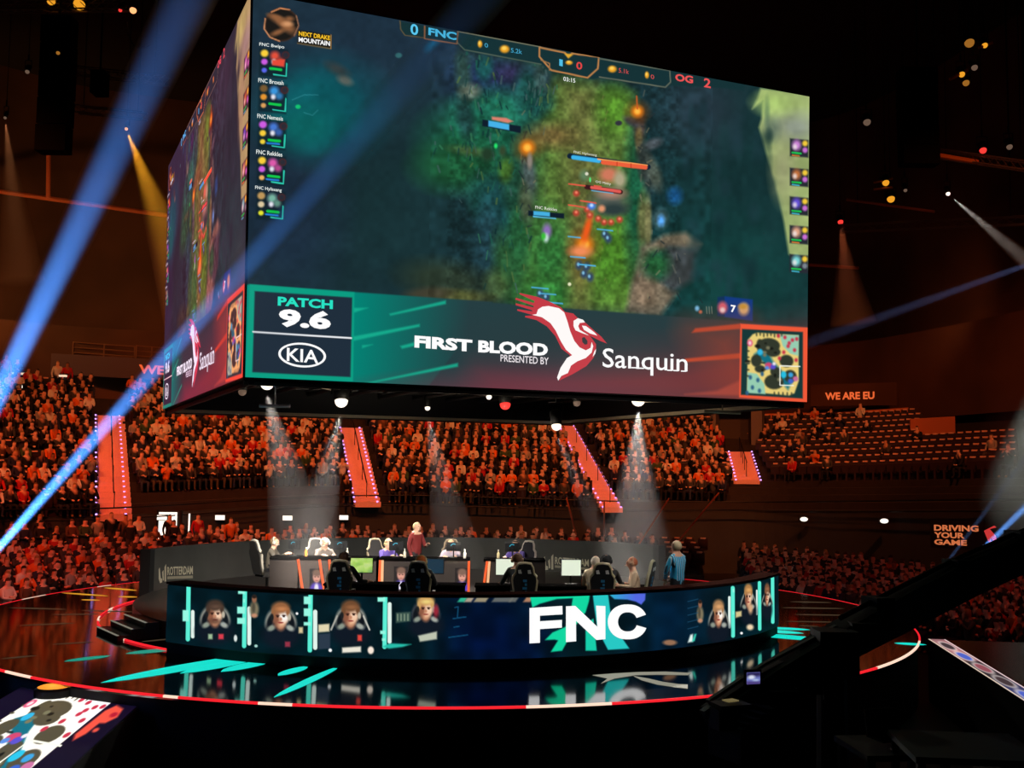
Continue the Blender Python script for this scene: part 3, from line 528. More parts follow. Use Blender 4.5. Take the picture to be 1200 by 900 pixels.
portrait(499, 712, 11, (206, 160, 96), wing=(60, 64, 70)); Q.ell(511, 716, 3, 7, (150, 40, 56), .5); Q.poly([(490, 745), (512, 740), (512, 749), (492, 752)], (190, 196, 176), 1); Q.poly([(464, 718), (481, 717), (481, 728), (464, 730)], (60, 84, 76), 1)
for d in range(4): Q.line([(466+4*d, 720), (466+4*d, 727)], 1.6, (120, 140, 120))
def stander(x, y, s, w=1): Q.ell(x, y+2.6*s, 1.15*s*w, 2.0*s, (128, 118, 92), .3); Q.ell(x-.2*s, y+2.2*s, .45*s*w, 1.4*s, (60, 56, 46), .5, .7); Q.ell(x, y, .62*s*w, .95*s, (150, 100, 74), .3); Q.ell(x, y-.6*s, .6*s*w, .45*s, (40, 30, 26), .3); Q.ell(x, y+4.2*s, .8*s*w, .5*s, (196, 140, 110), .4)
stander(298, 702, 4.6); stander(820.5, 708, 4.6, .75)
portrait(842, 718, 11.5, (170, 126, 84), .62, glow=1); portrait(877, 698, 10.5, (176, 128, 76), .5); Q.ell(879.5, 713, 2.6, 6, (214, 170, 130), .5); Q.ell(879, 735, 4, 3.4, (240, 214, 176), .4); Q.poly([(862, 717), (869, 716), (869, 722), (862, 724)], (214, 196, 140), 1)
portrait(899, 696, 9.5, (120, 80, 56), .34); Q.ell(869, 742, 1.6, 1.4, W_)
for pts in [[(533, 712), (537, 711), (536, 724), (546, 723), (531, 725)], [(526, 747), (548, 744)], [(532, 735), (538, 734)]]: Q.line(pts, 1.4, (20, 84, 120), .8)
for (x, w, c) in [(541, 5, (60, 220, 170)), (549, 5, (214, 190, 160)), (563, 8, (190, 170, 130)), (588, 12, (120, 120, 112)), (601, 5, (120, 120, 112)), (618, 5, (214, 150, 110))]: Q.poly([(x-w, 705.5), (x-w+4, 700), (x+w+2, 700), (x+w-2, 705.5)], c, 1, .8)
for k in range(5): Q.line([(806, 705+k*8), (818, 702+k*8)], 1, (30, 80, 110), .7)
Q.poly([(806, 753), (809, 744), (812, 743), (812, 752)], (230, 246, 240), 1); Q.poly([(811, 752), (814, 743), (816, 743), (814, 751)], (60, 220, 190), 1); Q.ell(785, 753, 8, 3.2, (150, 110, 84), .3)
z5 = lambda pts: [(540+x/4, 680+y/4) for x, y in pts]
G1, G2, G3 = (18, 214, 160), (40, 200, 196), (84, 104, 226)
Q.poly(z5([(322, 62), (606, 62), (600, 100), (585, 150), (540, 210), (475, 330), (422, 336), (470, 260), (510, 180), (525, 84), (450, 88), (370, 110), (335, 128)]), G1, .8)
Q.poly(z5([(395, 280), (430, 245), (500, 215), (470, 285), (440, 278)]), G1, .8)
Q.poly(z5([(585, 330), (585, 200), (622, 180), (637, 330)]), (24, 206, 170), .8)
Q.poly(z5([(618, 62), (690, 62), (700, 140), (720, 220), (790, 320), (690, 326), (640, 230), (625, 120)]), G2, .8)
Q.poly(z5([(690, 62), (866, 62), (864, 92), (846, 114), (820, 100), (780, 90), (720, 88)]), (40, 190, 210), .8, 1, G3, ((710, 690), (745, 690)))
ART2 = Q.out()
panel = MB().lathe([(RW-.015, WZ0-.02), (RW-.015, WZ1+.02), (RW-.16, WZ1+.02), (RW-.16, WZ0-.02)], 100, a0=TL_, a1=TR_)
for a in (TL_, TR_): panel.add([(r*math.cos(a), r*math.sin(a), z) for r, z in ((RW-.015, WZ0-.02), (RW-.015, WZ1+.02), (RW-.16, WZ1+.02), (RW-.16, WZ0-.02))], [(0, 1, 2, 3)])
pn = panel.build('display_panel', BLACK_METAL, wall)
display_mesh('portrait_picture', ART2, wall_fn(), SCREEN, pn)
def wall_px(x, y):
    """point of the curved wall seen along a sight line"""
    r = ray(x, y); o = Vector((-STC.x, -STC.y)); d = Vector((r.x, r.y)); A = d.dot(d); B = 2*o.dot(d); C = o.dot(o)-(RW+.02)**2
    t = (-B-math.sqrt(B*B-4*A*C))/(2*A); return Vector((r.x*t-STC.x, r.y*t-STC.y, CAM_Z+r.z*t))
mb = MB()
for pts in [[(322, 130), (476, 120), (477, 160), (371, 166), (371, 192), (474, 186), (474, 222), (371, 229), (371, 293), (322, 296)],
            [(493, 122), (537, 120), (640, 218), (634, 119), (678, 121), (678, 276), (636, 280), (540, 190), (541, 286), (493, 290)]]: shape(mb, [(540+x/4, 680+y/4) for x, y in pts], wall_px, W_)
cx, cy, oa, ob, ia, ib = 782, 195, 93, 82, 45, 45
th = np.linspace(-.42, -2*PI+.36, 40)
out = [(cx+oa*math.copysign(abs(math.cos(t))**.85, math.cos(t)), cy+ob*math.sin(t)) for t in th]; inn = [(cx+ia*math.copysign(abs(math.cos(t))**.85, math.cos(t)), cy+ib*math.sin(t)) for t in th]
for i in range(39): shape(mb, [(540+x/4, 680+y/4) for x, y in (out[i], out[i+1], inn[i+1], inn[i])], wall_px, W_)
tag(mb.build('team_lettering', SCREEN, pn), 'white FNC lettering')
MB().lathe([(RW-.01, WZ1+.02), (RW+.03, WZ1+.02), (RW+.03, WZ1+.06), (RW-.42, WZ1+.06), (RW-.42, WZ1+.02)], 100, a0=TL_, a1=TR_).build('ledge', mat('brown_ledge', (50, 28, 24), 1, spec=.0), wall)
MB().lathe([(RW-.03, 0), (RW-.03, WZ0-.02), (RW-.14, WZ0-.02), (RW-.14, 0)], 100, a0=TL_, a1=TR_).build('plinth', mat('matt_black'), wall)
# ---- steps at the gap in the stage front
st = thing('stage_steps', 'short pale-edged steps up between the display wall and the banner wall', 'steps', tuple(sp(7.45, ang(222, 738), 0)), ang(222, 738)-PI)
for k in range(3):
    z = .32-.11*k
    s_ = MB(); s_.box((-.14-.28*k, 0, z/2), (.28, 1.5, z)).build('step', mat('dark_grey_platform'), st)
    MB().box((-.27-.28*k, 0, z+.006), (.05, 1.5, .012)).build('nosing', mat('pale_nosing', (150, 150, 140), .6, emit=(150, 148, 130), strength=.55), st)
# ---- black banner wall round the back of the stage
A0 = ang(166, 700); A1 = min((abs(proj(sp(8.35, a_, 0))[0]-772), a_) for a_ in np.linspace(.1, 1.5, 300))[1]; A0 = A0 if A0 > 0 else A0+2*PI
BR_, BH = 8.35, 1.28
bw = thing('banner_barrier', 'low dark banner wall lettered ROTTERDAM behind the player desks', 'banner wall', (STC.x, STC.y, 0))
a0, a1 = A1, A0
MB().lathe([(BR_, 0), (BR_, BH), (BR_+.12, BH), (BR_+.12, 0)], 80, a0=a0, a1=a1).build('board', mat('charcoal_banner', (62, 62, 58), .75, noise=.15, scale=1.2), bw)
for a in (a0, a1): en = MB(); en.box((BR_*math.cos(a), BR_*math.sin(a), BH/2), (.3, .22, BH+.02), a); en.build('end_post', mat('matt_black'), bw)
def bpx(x, y):
    r = ray(x, y); o = Vector((-STC.x, -STC.y)); d = Vector((r.x, r.y)); A = d.dot(d); B = 2*o.dot(d); C = o.dot(o)-(BR_-.02)**2
    t = (-B+math.sqrt(B*B-4*A*C))/(2*A); return Vector((r.x*t-STC.x, r.y*t-STC.y, CAM_Z+r.z*t))
PALE = (190, 184, 160)
for (x0, y0, x1, y1, s0, s1, h0, h1) in [(186, 663, 226, 661.5, 0, 0, 17, 17), (637, 650, 690, 654, 0, 0, 15, 15)]:
    mb = MB(); fx = lambda a, b: (x0+(x1-x0)*a, y0+(y1-y0)*a+(h0+(h1-h0)*a)*b)
    for pts in [[(0, .25), (.03, .12), (.06, .85), (.1, .9), (.1, 1.15), (.04, 1.2), (.0, .9)], [(.1, .45), (.14, .3), (.15, 1.0), (.12, 1.05)], [(.17, .1), (.215, -.1), (.215, 1.1), (.17, 1.1)]]: shape(mb, [fx(*p) for p in pts], bpx, PALE)
    letter(mb, 'ROTTERDAM', [fx(.25, .1), fx(1, .1), fx(1, .68), fx(.25, .68)], bpx, PALE, .02)
    mb.add([bpx(*fx(.25, .76)), bpx(*fx(1, .76)), bpx(*fx(1, .95)), bpx(*fx(.25, .95))], [(0, 1, 2, 3)], 0, tuple(c*.8 for c in PALE))
    mb.build('banner_lettering', attr_mat('printed_lettering', False), bw)
# ------------------------------------------------------------------ the arena bowl
def at_zd(px, d, z=0): return Vector((x_at(px, d), d, z))
N_ROW = 14
# knots along the bowl: picture column, distance and height of the first and of the last row
BOWL = [(-130, 37.5, 1.35, -150, 49, 7.2), (0, 42, 1.45, -8, 54, 7.2), (135, 45, 1.45, 124, 57.5, 7.0), (430, 51, 1.9, 403, 62.5, 7.0), (715, 52, 1.75, 652, 65, 7.0), (884, 52, 1.75, 858, 64.5, 6.1), (1010, 47.5, 1.95, 985, 60.5, 6.0), (1150, 42, 2.2, 1100, 54, 6.0), (1330, 36, 2.4, 1240, 46, 6.0)]
FR = [Vector((x_at(a, d), d, z)) for a, d, z, *_ in BOWL]; BK = [Vector((x_at(a, d), d, z)) for *_, a, d, z in BOWL]
def along(P, s):
    """point on the polyline at knot parameter s, eased by Catmull-Rom"""
    i = max(0, min(len(P)-2, int(s))); t = s-i; p1, p2 = P[i], P[i+1]; p0 = P[i-1] if i else p1*2-p2; p3 = P[i+2] if i+2 < len(P) else p2*2-p1
    return .5*((2*p1)+(p2-p0)*t+(2*p0-5*p1+4*p2-p3)*t*t+(3*p1-p0-3*p2+p3)*t**3)
def bowl(s, r, dz=0):
    t = r/(N_ROW-1); p = along(FR, s).lerp(along(BK, s), t); return Vector((p.x, p.y, p.z+dz))
SMAX = len(BOWL)-1; NS = 96
CONC = mat('dark_concrete', (38, 29, 25), .85, noise=.2, scale=3); FASC = mat('brown_fascia', (44, 43, 41), .85, noise=.12, scale=1.5)
mb = MB(); n = NS+1
prof = []
for r in range(N_ROW): prof += [(r-.5, r), (r+.5, r)]
vs = [tuple(bowl(SMAX*i/NS, max(0, rr))[:2]) + (bowl(SMAX*i/NS, rz).z,) for i in range(n) for rr, rz in prof]
m = len(prof); mb.add(vs, [(i*m+k, (i+1)*m+k, (i+1)*m+k+1, i*m+k+1) for i in range(NS) for k in range(m-1)])
mb.build('trim_terrace', CONC)['kind'] = 'structure'
mb = MB(); vs = []
for i in range(n):
    p = bowl(SMAX*i/NS, 0); vs += [(p.x, p.y, FLOOR_Z), (p.x, p.y, p.z+.01)]
mb.add(vs, [(2*i, 2*i+2, 2*i+3, 2*i+1) for i in range(NS)]); mb.build('wall_front_of_tier', FASC)['kind'] = 'structure'
# parapet along the tier foot, back wall, roof, floor
mb = MB(); pts = [bowl(SMAX*i/NS, -.5, .55) for i in range(n)]; mb.tube(pts, .035, 6); pts = [bowl(SMAX*i/NS, -.5, .1) for i in range(n)]; mb.tube(pts, .03, 6)
tag(mb.build('tier_rail', BLACK_METAL), 'thin dark rail along the foot of the upper tier', 'railing')
WALLB = mat('dark_brown_wall', (84, 54, 36), .9, noise=.35, scale=.25)
mb = MB(); vs = []; lv = (0, 1.9, 2.0, 12, 12.2, 24)
for i in range(n):
    p = bowl(SMAX*i/NS, N_ROW+1.6); q = bowl(SMAX*i/NS, N_ROW+5)
    vs += [(p.x, p.y, 6.5), (p.x, p.y, 9.9), (p.x, p.y, 11.1), (q.x, q.y, 11.2), (q.x, q.y, 26)]
mb.add(vs, [(5*i+k, 5*i+5+k, 5*i+6+k, 5*i+1+k) for i in range(NS) for k in range(4)]); mb.build('wall_back', WALLB)['kind'] = 'structure'
MB().box((0, 30, 26), (150, 110, .4)).build('ceiling', mat('black_roof', (26, 18, 13), .95, noise=.4, scale=.1))['kind'] = 'structure'
MB().box((0, 30, FLOOR_Z-.1), (150, 110, .2)).build('floor', mat('dark_arena_floor', (26, 22, 21), .55, noise=.2, scale=.8))['kind'] = 'structure'
for nm, c, s in (('wall_left', (-60, 30, 12), (.4, 110, 30)), ('wall_right', (60, 30, 12), (.4, 110, 30)), ('wall_behind', (0, -24, 12), (150, .4, 30))): MB().box(c, s).build(nm, mat('dark_brown_wall'))['kind'] = 'structure'
# floor seating risers
def riser(name, knots, rows):
    F_ = [Vector((x_at(a, d), d, FLOOR_Z)) for a, d, *_ in knots]; B_ = [Vector((x_at(b, e), e, z)) for _, _, b, e, z in knots]
    f = lambda s, r: along(F_, s).lerp(along(B_, s), r/(rows-1))
    mb = MB(); S = len(knots)-1; NN = 40; prof = []
    for r in range(rows): prof += [(r-.5, r), (r+.5, r)]
    vs = []
    for i in range(NN+1):
        for rr, rz in prof: p = f(S*i/NN, rr); vs.append((p.x, p.y, f(S*i/NN, rz).z+.005))
    m = len(prof); mb.add(vs, [(i*m+k, (i+1)*m+k, (i+1)*m+k+1, i*m+k+1) for i in range(NN) for k in range(m-1)])
    mb.build(name, CONC)['kind'] = 'structure'
    return f, S
RL, RLS = riser('floor_riser_a', [(-140, 30, -150, 38.5, -.15), (0, 33, -10, 40.5, -.2), (165, 36.6, 158, 44, -.2), (430, 39.5, 425, 47.5, -.2), (830, 39.5, 822, 48, -.3)], 9)
RR, RRS = riser('floor_riser_b', [(880, 40.5, 862, 47.5, -.75), (1000, 34.5, 975, 43, -.8), (1120, 29, 1090, 37.5, -.75), (1290, 24, 1250, 31, -.7)], 9)
# ------------------------------------------------------------------ bodies: a jointed skeleton grown into one continuous skin
def skin_mesh(name, J, edges, mats, region, sub=1, root='pelvis'):
    names = list(J); idx = {k: i for i, k in enumerate(names)}
    me = bpy.data.meshes.new(name); me.from_pydata([J[k][0] for k in names], [(idx[a], idx[b]) for a, b in edges], []); me.update()
    o = bpy.data.objects.new('tmp_body', me); COL.objects.link(o)
    o.modifiers.new('s', 'SKIN').use_smooth_shade = True
    if sub: o.modifiers.new('d', 'SUBSURF').levels = sub
    sv = me.skin_vertices[0].data
    for i, k in enumerate(names): r = J[k][1]; sv[i].radius = r if isinstance(r, tuple) else (r, r); sv[i].use_root = (k == root)
    bpy.context.view_layer.update(); dg = bpy.context.evaluated_depsgraph_get()
    out = bpy.data.meshes.new_from_object(o.evaluated_get(dg)); out.name = name
    bpy.data.objects.remove(o); bpy.data.meshes.remove(me)
    A = np.array([J[a][0] for a, b in edges]); B = np.array([J[b][0] for a, b in edges]); D = B-A; L = (D*D).sum(1)+1e-9
    rad = np.array([max(np.max(J[a][1]), np.max(J[b][1])) for a, b in edges])
    c = np.zeros(len(out.polygons)*3); out.polygons.foreach_get('center', c); c = c.reshape(-1, 3)
    t = np.clip(((c[:, None]-A)*D).sum(2)/L, 0, 1); dist = np.linalg.norm(c[:, None]-A-t[..., None]*D, axis=2)/rad
    k = dist.argmin(1); tt = t[np.arange(len(c)), k]
    mi = [region(edges[e], q, ce) for e, q, ce in zip(k, tt, c)]
    out.materials.clear()
    for m in mats: out.materials.append(m)
    out.polygons.foreach_set('material_index', mi); out.polygons.foreach_set('use_smooth', [True]*len(out.polygons)); out.update()
    return out
EDG = [('pelvis', 'waist'), ('waist', 'chest'), ('chest', 'neck'), ('neck', 'head'), ('head', 'crown'), ('crown', 'top')]
for s in 'lr': EDG += [('chest', 'sh'+s), ('sh'+s, 'el'+s), ('el'+s, 'wr'+s), ('wr'+s, 'hand'+s), ('pelvis', 'hip'+s), ('hip'+s, 'kn'+s), ('kn'+s, 'an'+s), ('an'+s, 'toe'+s)]
def seated(h=.45, lean=0, **kw):
    J = dict(pelvis=((0, 0, h+.02), .15), waist=((0, -.02-lean*.3, h+.2), .145), chest=((0, -.02-lean*.7, h+.46), (.17, .13)), neck=((0, -.03-lean, h+.63), .058), head=((0, -.06-lean, h+.75), .098), crown=((0, -.04-lean, h+.84), .085), top=((0, -.035-lean, h+.895), .04))
    for s, k in (('l', 1), ('r', -1)):
        J.update({'sh'+s: ((k*.19, -.02-lean*.75, h+.55), .072), 'el'+s: ((k*.25, -.1-lean*.6, h+.28), .052), 'wr'+s: ((k*.12, -.3-lean*.3, h+.2), .038), 'hand'+s: ((k*.06, -.36-lean*.3, h+.2), .036),
                  'hip'+s: ((k*.1, -.04, h), .092), 'kn'+s: ((k*.14, -.44, h+.03), .072), 'an'+s: ((k*.14, -.43, .09), .052), 'toe'+s: ((k*.15, -.58, .045), .042)})
    for k, v in kw.items(): J[k] = (v, J[k][1]) if not isinstance(v[0], tuple) else v
    return J
def standing(**kw):
    J = dict(pelvis=((0, 0, .95), .15), waist=((0, 0, 1.12), .135), chest=((0, 0, 1.36), (.17, .125)), neck=((0, -.01, 1.53), .058), head=((0, -.03, 1.65), .098), crown=((0, -.01, 1.74), .085), top=((0, -.005, 1.795), .04))
    for s, k in (('l', 1), ('r', -1)):
        J.update({'sh'+s: ((k*.19, 0, 1.45), .072), 'el'+s: ((k*.26, .02, 1.15), .05), 'wr'+s: ((k*.24, -.08, .9), .038), 'hand'+s: ((k*.23, -.1, .8), .036),
                  'hip'+s: ((k*.1, 0, .9), .095), 'kn'+s: ((k*.11, -.01, .5), .068), 'an'+s: ((k*.12, .02, .09), .05), 'toe'+s: ((k*.14, -.15, .045), .042)})
    for k, v in kw.items(): J[k] = (v, J[k][1])
    return J
def wear(e, t, c, hy=0):
    a, b = e
    if b in ('head', 'crown', 'top'):
        return 0
    if b[:-1] in ('hip', 'kn', 'an'): return 2
    if b[:-1] == 'toe': return 3
    if b[:-1] == 'hand' or (b[:-1] == 'wr' and t > .85): return 0
    if b == 'neck' and t > .7: return 0
    return 1
def crowd_mesh(name, J):
    hc = np.array(J['head'][0])
    def reg(e, t, c):
        m = wear(e, t, c)
        if m == 0 and e[1] in ('head', 'crown', 'top') and (c[2]-hc[2] > .05 or c[1]-hc[1] > .03): return 3
        return m
    return skin_mesh(name, J, EDG, [MAT_SKIN, MAT_TOP, MAT_TROUSER, MAT_HAIR], reg, 1)
MAT_SKIN = mat('warm_skin', (222, 168, 138), .6); MAT_TOP = mat('black_cloth', (24, 23, 25), .85); MAT_TROUSER = mat('dark_denim', (34, 38, 52), .85); MAT_HAIR = mat('dark_hair', (34, 24, 18), .6)
TOPS = {'black': (24, 23, 25), 'dark grey': (62, 60, 60), 'navy blue': (36, 40, 66), 'white': (226, 222, 214), 'orange': (226, 108, 30), 'red': (186, 36, 34), 'light grey': (150, 146, 142), 'brown': (96, 66, 46), 'green': (58, 84, 56)}
TOPW = [40, 18, 14, 7, 8, 7, 5, 5, 4]; TOPK = list(TOPS)
HAIRS = [(30, 22, 18), (58, 38, 24), (96, 66, 38), (150, 112, 66), (20, 18, 18)]; SKINS = [(228, 176, 146), (206, 150, 118), (236, 190, 164), (150, 100, 74)]
TROU = [(34, 38, 52), (26, 26, 28), (48, 52, 70), (70, 60, 50)]
POSES = [seated(), seated(lean=.12, ell=(.2, -.34, .68), wrl=(.06, -.24, .95), handl=(.03, -.2, 1.03)), seated(ell=(.24, -.12, .78), wrl=(-.02, -.24, .78), handl=(-.1, -.22, .8), elr=(-.24, -.12, .76), wrr=(.02, -.26, .74), handr=(.1, -.25, .74)),
         seated(lean=.2, ell=(.18, -.4, .62), elr=(-.18, -.4, .62), wrl=(.05, -.5, .6), wrr=(-.05, -.5, .6), handl=(.02, -.54, .62), handr=(-.02, -.54, .62)), seated(head=(.03, -.07, 1.19), crown=(.05, -.05, 1.28), top=(.06, -.045, 1.335)),
         seated(ell=(.26, -.2, .82), wrl=(.1, -.3, 1.0), handl=(.04, -.3, 1.06), elr=(-.26, -.2, .82), wrr=(-.1, -.3, 1.0), handr=(-.04, -.3, 1.06))]
STAND = [standing(), standing(ell=(.24, -.1, 1.18), wrl=(-.02, -.2, 1.18), handl=(-.08, -.2, 1.2), elr=(-.24, -.1, 1.16), wrr=(.02, -.22, 1.14), handr=(.08, -.2, 1.14))]
CM = [crowd_mesh('person', J) for J in POSES]; CS = [crowd_mesh('person', J) for J in STAND]
CM_WORD = ['upright', 'hand at chin', 'arms folded', 'leaning forward', 'head tilted', 'hands raised']; CS_WORD = ['standing', 'standing arms folded']
# ---- who sits where: (position, facing angle, mesh index, standing?, colours, zone, row, seat)
crowd = []; SEATS = []
def face_to(p, q=STC): return math.atan2(q.x-p.x, -(q.y-p.y))
def place(p, zone, row, seat, stand=False, tgt=STC, jit=.06):
    k = random.choices(TOPK, TOPW)[0]; i = random.randrange(2 if stand else len(CM))
    crowd.append(dict(p=Vector((p.x+random.uniform(-jit, jit), p.y+random.uniform(-jit, jit), p.z)), a=face_to(p, tgt)+random.uniform(-.15, .15), i=i, st=stand, top=k, hair=random.choice(HAIRS), skin=random.choices(SKINS, [5, 4, 4, 1])[0], tro=random.choice(TROU), zone=zone, row=row, seat=seat, sc=random.uniform(.94, 1.05)))
def arc_walk(f, S, r, step):
    """points a seat apart along a curved row"""
    out = []; acc = 0; last = f(0, r); NN = 900
    for i in range(1, NN+1):
        p = f(S*i/NN, r); acc += (p-last).length; last = p
        if acc >= step: acc -= step; out.append((p, S*i/NN))
    return out
AISLES = [(2.0, .7), (3.0, .65), (4.0, .55), (5.0, .75)]
def near_aisle(s, r, w):
    p = bowl(s, r)
    return any((p-bowl(k, r)).length < hw+w for k, hw in AISLES)
ZONE = {0: 'beside the banner wall', 1: 'behind the player desks', 2: 'behind the camera crane'}
for r in range(9):
    n_ = 0
    for p, s in arc_walk(RL, RLS, r, .56):
        px, py = proj(p+Vector((0, 0, 1))); 
        if px < -95 or px > 850: continue
        if px > 690 and r < 5: continue
        if px > 345 and r < 3: continue           # hidden behind the stage
        n_ += 1; z = 0 if px < 330 else 1
        occ = .96 if px < 300 else .8 if px < 700 else .5 if px < 770 else .2
        SEATS.append((p, face_to(p), None))
        if random.random() < occ: place(p, z, r, n_, stand=(z == 0 and r > 6 and random.random() < .5))
    n_ = 0
    for p, s in arc_walk(RR, RRS, r, .56):
        px, py = proj(p+Vector((0, 0, 1)))
        if px < 870 or px > 1270: continue
        n_ += 1; SEATS.append((p, face_to(p), None))
        if random.random() < .93: place(p, 2, r, n_)
for r in range(N_ROW):
    n_ = 0
    for p, s in arc_walk(bowl, SMAX, r, .52):
        px, py = proj(p+Vector((0, 0, .8)))
        if px < -95 or px > 1185: n_ += 1; continue
        n_ += 1
        if near_aisle(s, r, .25): continue
        if r < 2 and 150 < px < 400: continue
        if r < 1 and 720 < px < 880: continue
        if r < 4 and px > 880: continue
        if px > 1075 and r > 8: continue
        occ = .95 if px < 860 else (.34 if px < 985 else .07)
        if r > 11 and 700 < px < 860: occ *= .8
        q = p.lerp(STC, 0); hit = random.random() < occ
        SEATS.append((p, face_to(p), None if hit else (r, n_, px)))
        if hit: place(p, 3, r, n_, stand=(px < 120 and r > 11 and random.random() < .6), jit=.05)
# ---- the 300 nearest as single people, the remainder as one crowd
def seen_rank(c):
    px, py = proj(c['p']+Vector((0, 0, 1.1)))
    far = (c['p']-Vector((0, 0, CAM_Z))).length
    hid = (c['zone'] == 1 and c['row'] < 5) or (300 < px < 345 and c['row'] < 3)
    crane = px > 1040 and py > 690 - (px-1040)*.35
    return far + (100 if px < 3 or px > 1197 or hid else 0) + (14 if crane else 0)
crowd.sort(key=seen_rank)
def cm(prefix, rgb): return mat('%s_%d_%d_%d' % ((prefix,)+tuple(rgb)), rgb, .8)
seat_no = {}
for c in sorted(crowd[:300], key=lambda c: proj(c['p'])[0]):
    k = (c['zone'], c['row']); seat_no[k] = seat_no.get(k, 0)+1; c['n'] = seat_no[k]
for c in crowd[:300]:
    me = (CS if c['st'] else CM)[c['i']]; o = link('person', me, None, c['p'], c['a']); o.scale = (c['sc'],)*3
    for i, m in enumerate((cm('skin', c['skin']), cm('cloth', TOPS[c['top']]), cm('cloth', c['tro']), cm('hair', c['hair']))):
        o.material_slots[i].link = 'OBJECT'; o.material_slots[i].material = m
    w = (CS_WORD if c['st'] else CM_WORD)[c['i']]
    wh_ = {0: 'floor row beside banner wall', 1: 'floor row behind player desks', 2: 'floor row behind camera crane', 3: 'row of upper tier'}[c['zone']]
    tag(o, '%s-topped spectator, %s, %s %s, %s from left' % (c['top'], w, nth(c['row']+1), wh_, nth(c['n'])), 'person', 'spectators in the stands')
def merged(name, items, material):
    """one object out of many meshes: items = (mesh arrays, matrix, colours per material slot)"""
    V, L, C, O = [], [], [], 0; LS = []
    for (v, lp, ls, vc), M, cols in items:
        V.append(v @ M[:3, :3].T + M[:3, 3]); L.append(lp+O); LS.append(ls); C.append(cols[vc]); O += len(v)
    V = np.concatenate(V); L = np.concatenate(L); LS = np.concatenate(LS); C = np.concatenate(C)
    me = bpy.data.meshes.new(name); me.vertices.add(len(V)); me.vertices.foreach_set('co', V.astype(np.float32).ravel())
    me.loops.add(len(L)); me.loops.foreach_set('vertex_index', L.astype(np.int32)); me.polygons.add(len(LS))
    me.polygons.foreach_set('loop_start', (np.cumsum(LS)-LS).astype(np.int32)); me.polygons.foreach_set('use_smooth', [True]*len(LS))
    a = me.color_attributes.new('Col', 'FLOAT_COLOR', 'POINT'); a.data.foreach_set('color', np.concatenate([lin(C), np.ones((len(C), 1))], 1).astype(np.float32).ravel())
    me.materials.append(material); me.update(calc_edges=True); me.validate(); return link(name, me)
def arrays(me):
    v = np.zeros(len(me.vertices)*3); me.vertices.foreach_get('co', v); lp = np.zeros(len(me.loops), int); me.loops.foreach_get('vertex_index', lp)
    ls = np.array([p.loop_total for p in me.polygons]); vc = np.zeros(len(me.vertices), int)
    for p in me.polygons:
        for i in p.vertices: vc[i] = p.material_index
    return v.reshape(-1, 3), lp, ls, vc
AM, AS = [arrays(m) for m in CM], [arrays(m) for m in CS]
CLOTH = attr_mat('crowd_cloth', False)
def xf(p, a, s=1): return np.array(Matrix.Translation(p) @ Matrix.Rotation(a, 4, 'Z') @ Matrix.Scale(s, 4))
items = [((AS if c['st'] else AM)[c['i']], xf(c['p'], c['a'], c['sc']), np.array([c['skin'], TOPS[c['top']], c['tro'], c['hair']], float)) for c in crowd[300:]]
tag(merged('crowd', items, CLOTH), 'packed crowd of seated spectators filling the red-lit upper tier', 'crowd', None, 'stuff')
# ---- seats
sb = MB(); sb.box((0, .0, .43), (.44, .4, .07), mi=0); sb.box((0, .2, .66), (.44, .06, .46), tilt=-.12); sb.box((0, .1, .2), (.08, .1, .4), mi=0)
SEAT_M = [mat('seat_shell', (44, 24, 20), .5), mat('seat_top_painted_light', (236, 180, 150), .4)]; sb.box((0, .225, .9), (.22, .1, .07), mi=1); SEAT_OPEN = sb.mesh('stadium_seat', SEAT_M)  # pale block puts the light catching each seat top into its colour
sb = MB(); sb.box((0, .13, .56), (.42, .09, .36), tilt=.1); sb.box((0, .22, .66), (.44, .06, .46), tilt=-.12); sb.box((0, .14, .2), (.08, .1, .4))
sb.box((0, .225, .9), (.22, .1, .07), mi=1); SEAT_FOLD = sb.mesh('stadium_seat', SEAT_M)
free = [s for s in SEATS if s[2]]; free.sort(key=lambda s: (s[0]-Vector((0, 0, CAM_Z))).length)
lone = free[:300]; rest = [s for s in SEATS if not s[2]] + free[300:]
cnt = {}
for s in sorted(lone, key=lambda s: s[2][2]): k = s[2][0]; cnt[k] = cnt.get(k, 0)+1; 
num = {}; tot = {}
for s in sorted(lone, key=lambda s: s[2][2]):
    k = s[2][0]; num[k] = num.get(k, 0)+1
    o = link('stadium_seat', SEAT_FOLD, None, s[0], s[1])
    tag(o, 'empty folded seat, %s row up the tier, %s free seat counted from left' % (nth(k+1), nth(num[k])), 'seat', 'empty seats of the upper tier')
SA = arrays(SEAT_OPEN); SF = arrays(SEAT_FOLD)
tag(merged('seating', [(SF if s[2] else SA, xf(s[0], s[1]), np.array([(44, 24, 20), (236, 180, 150)], float)) for s in rest], CLOTH), 'rows of seats beneath the spectators', 'seats', None, 'stuff')
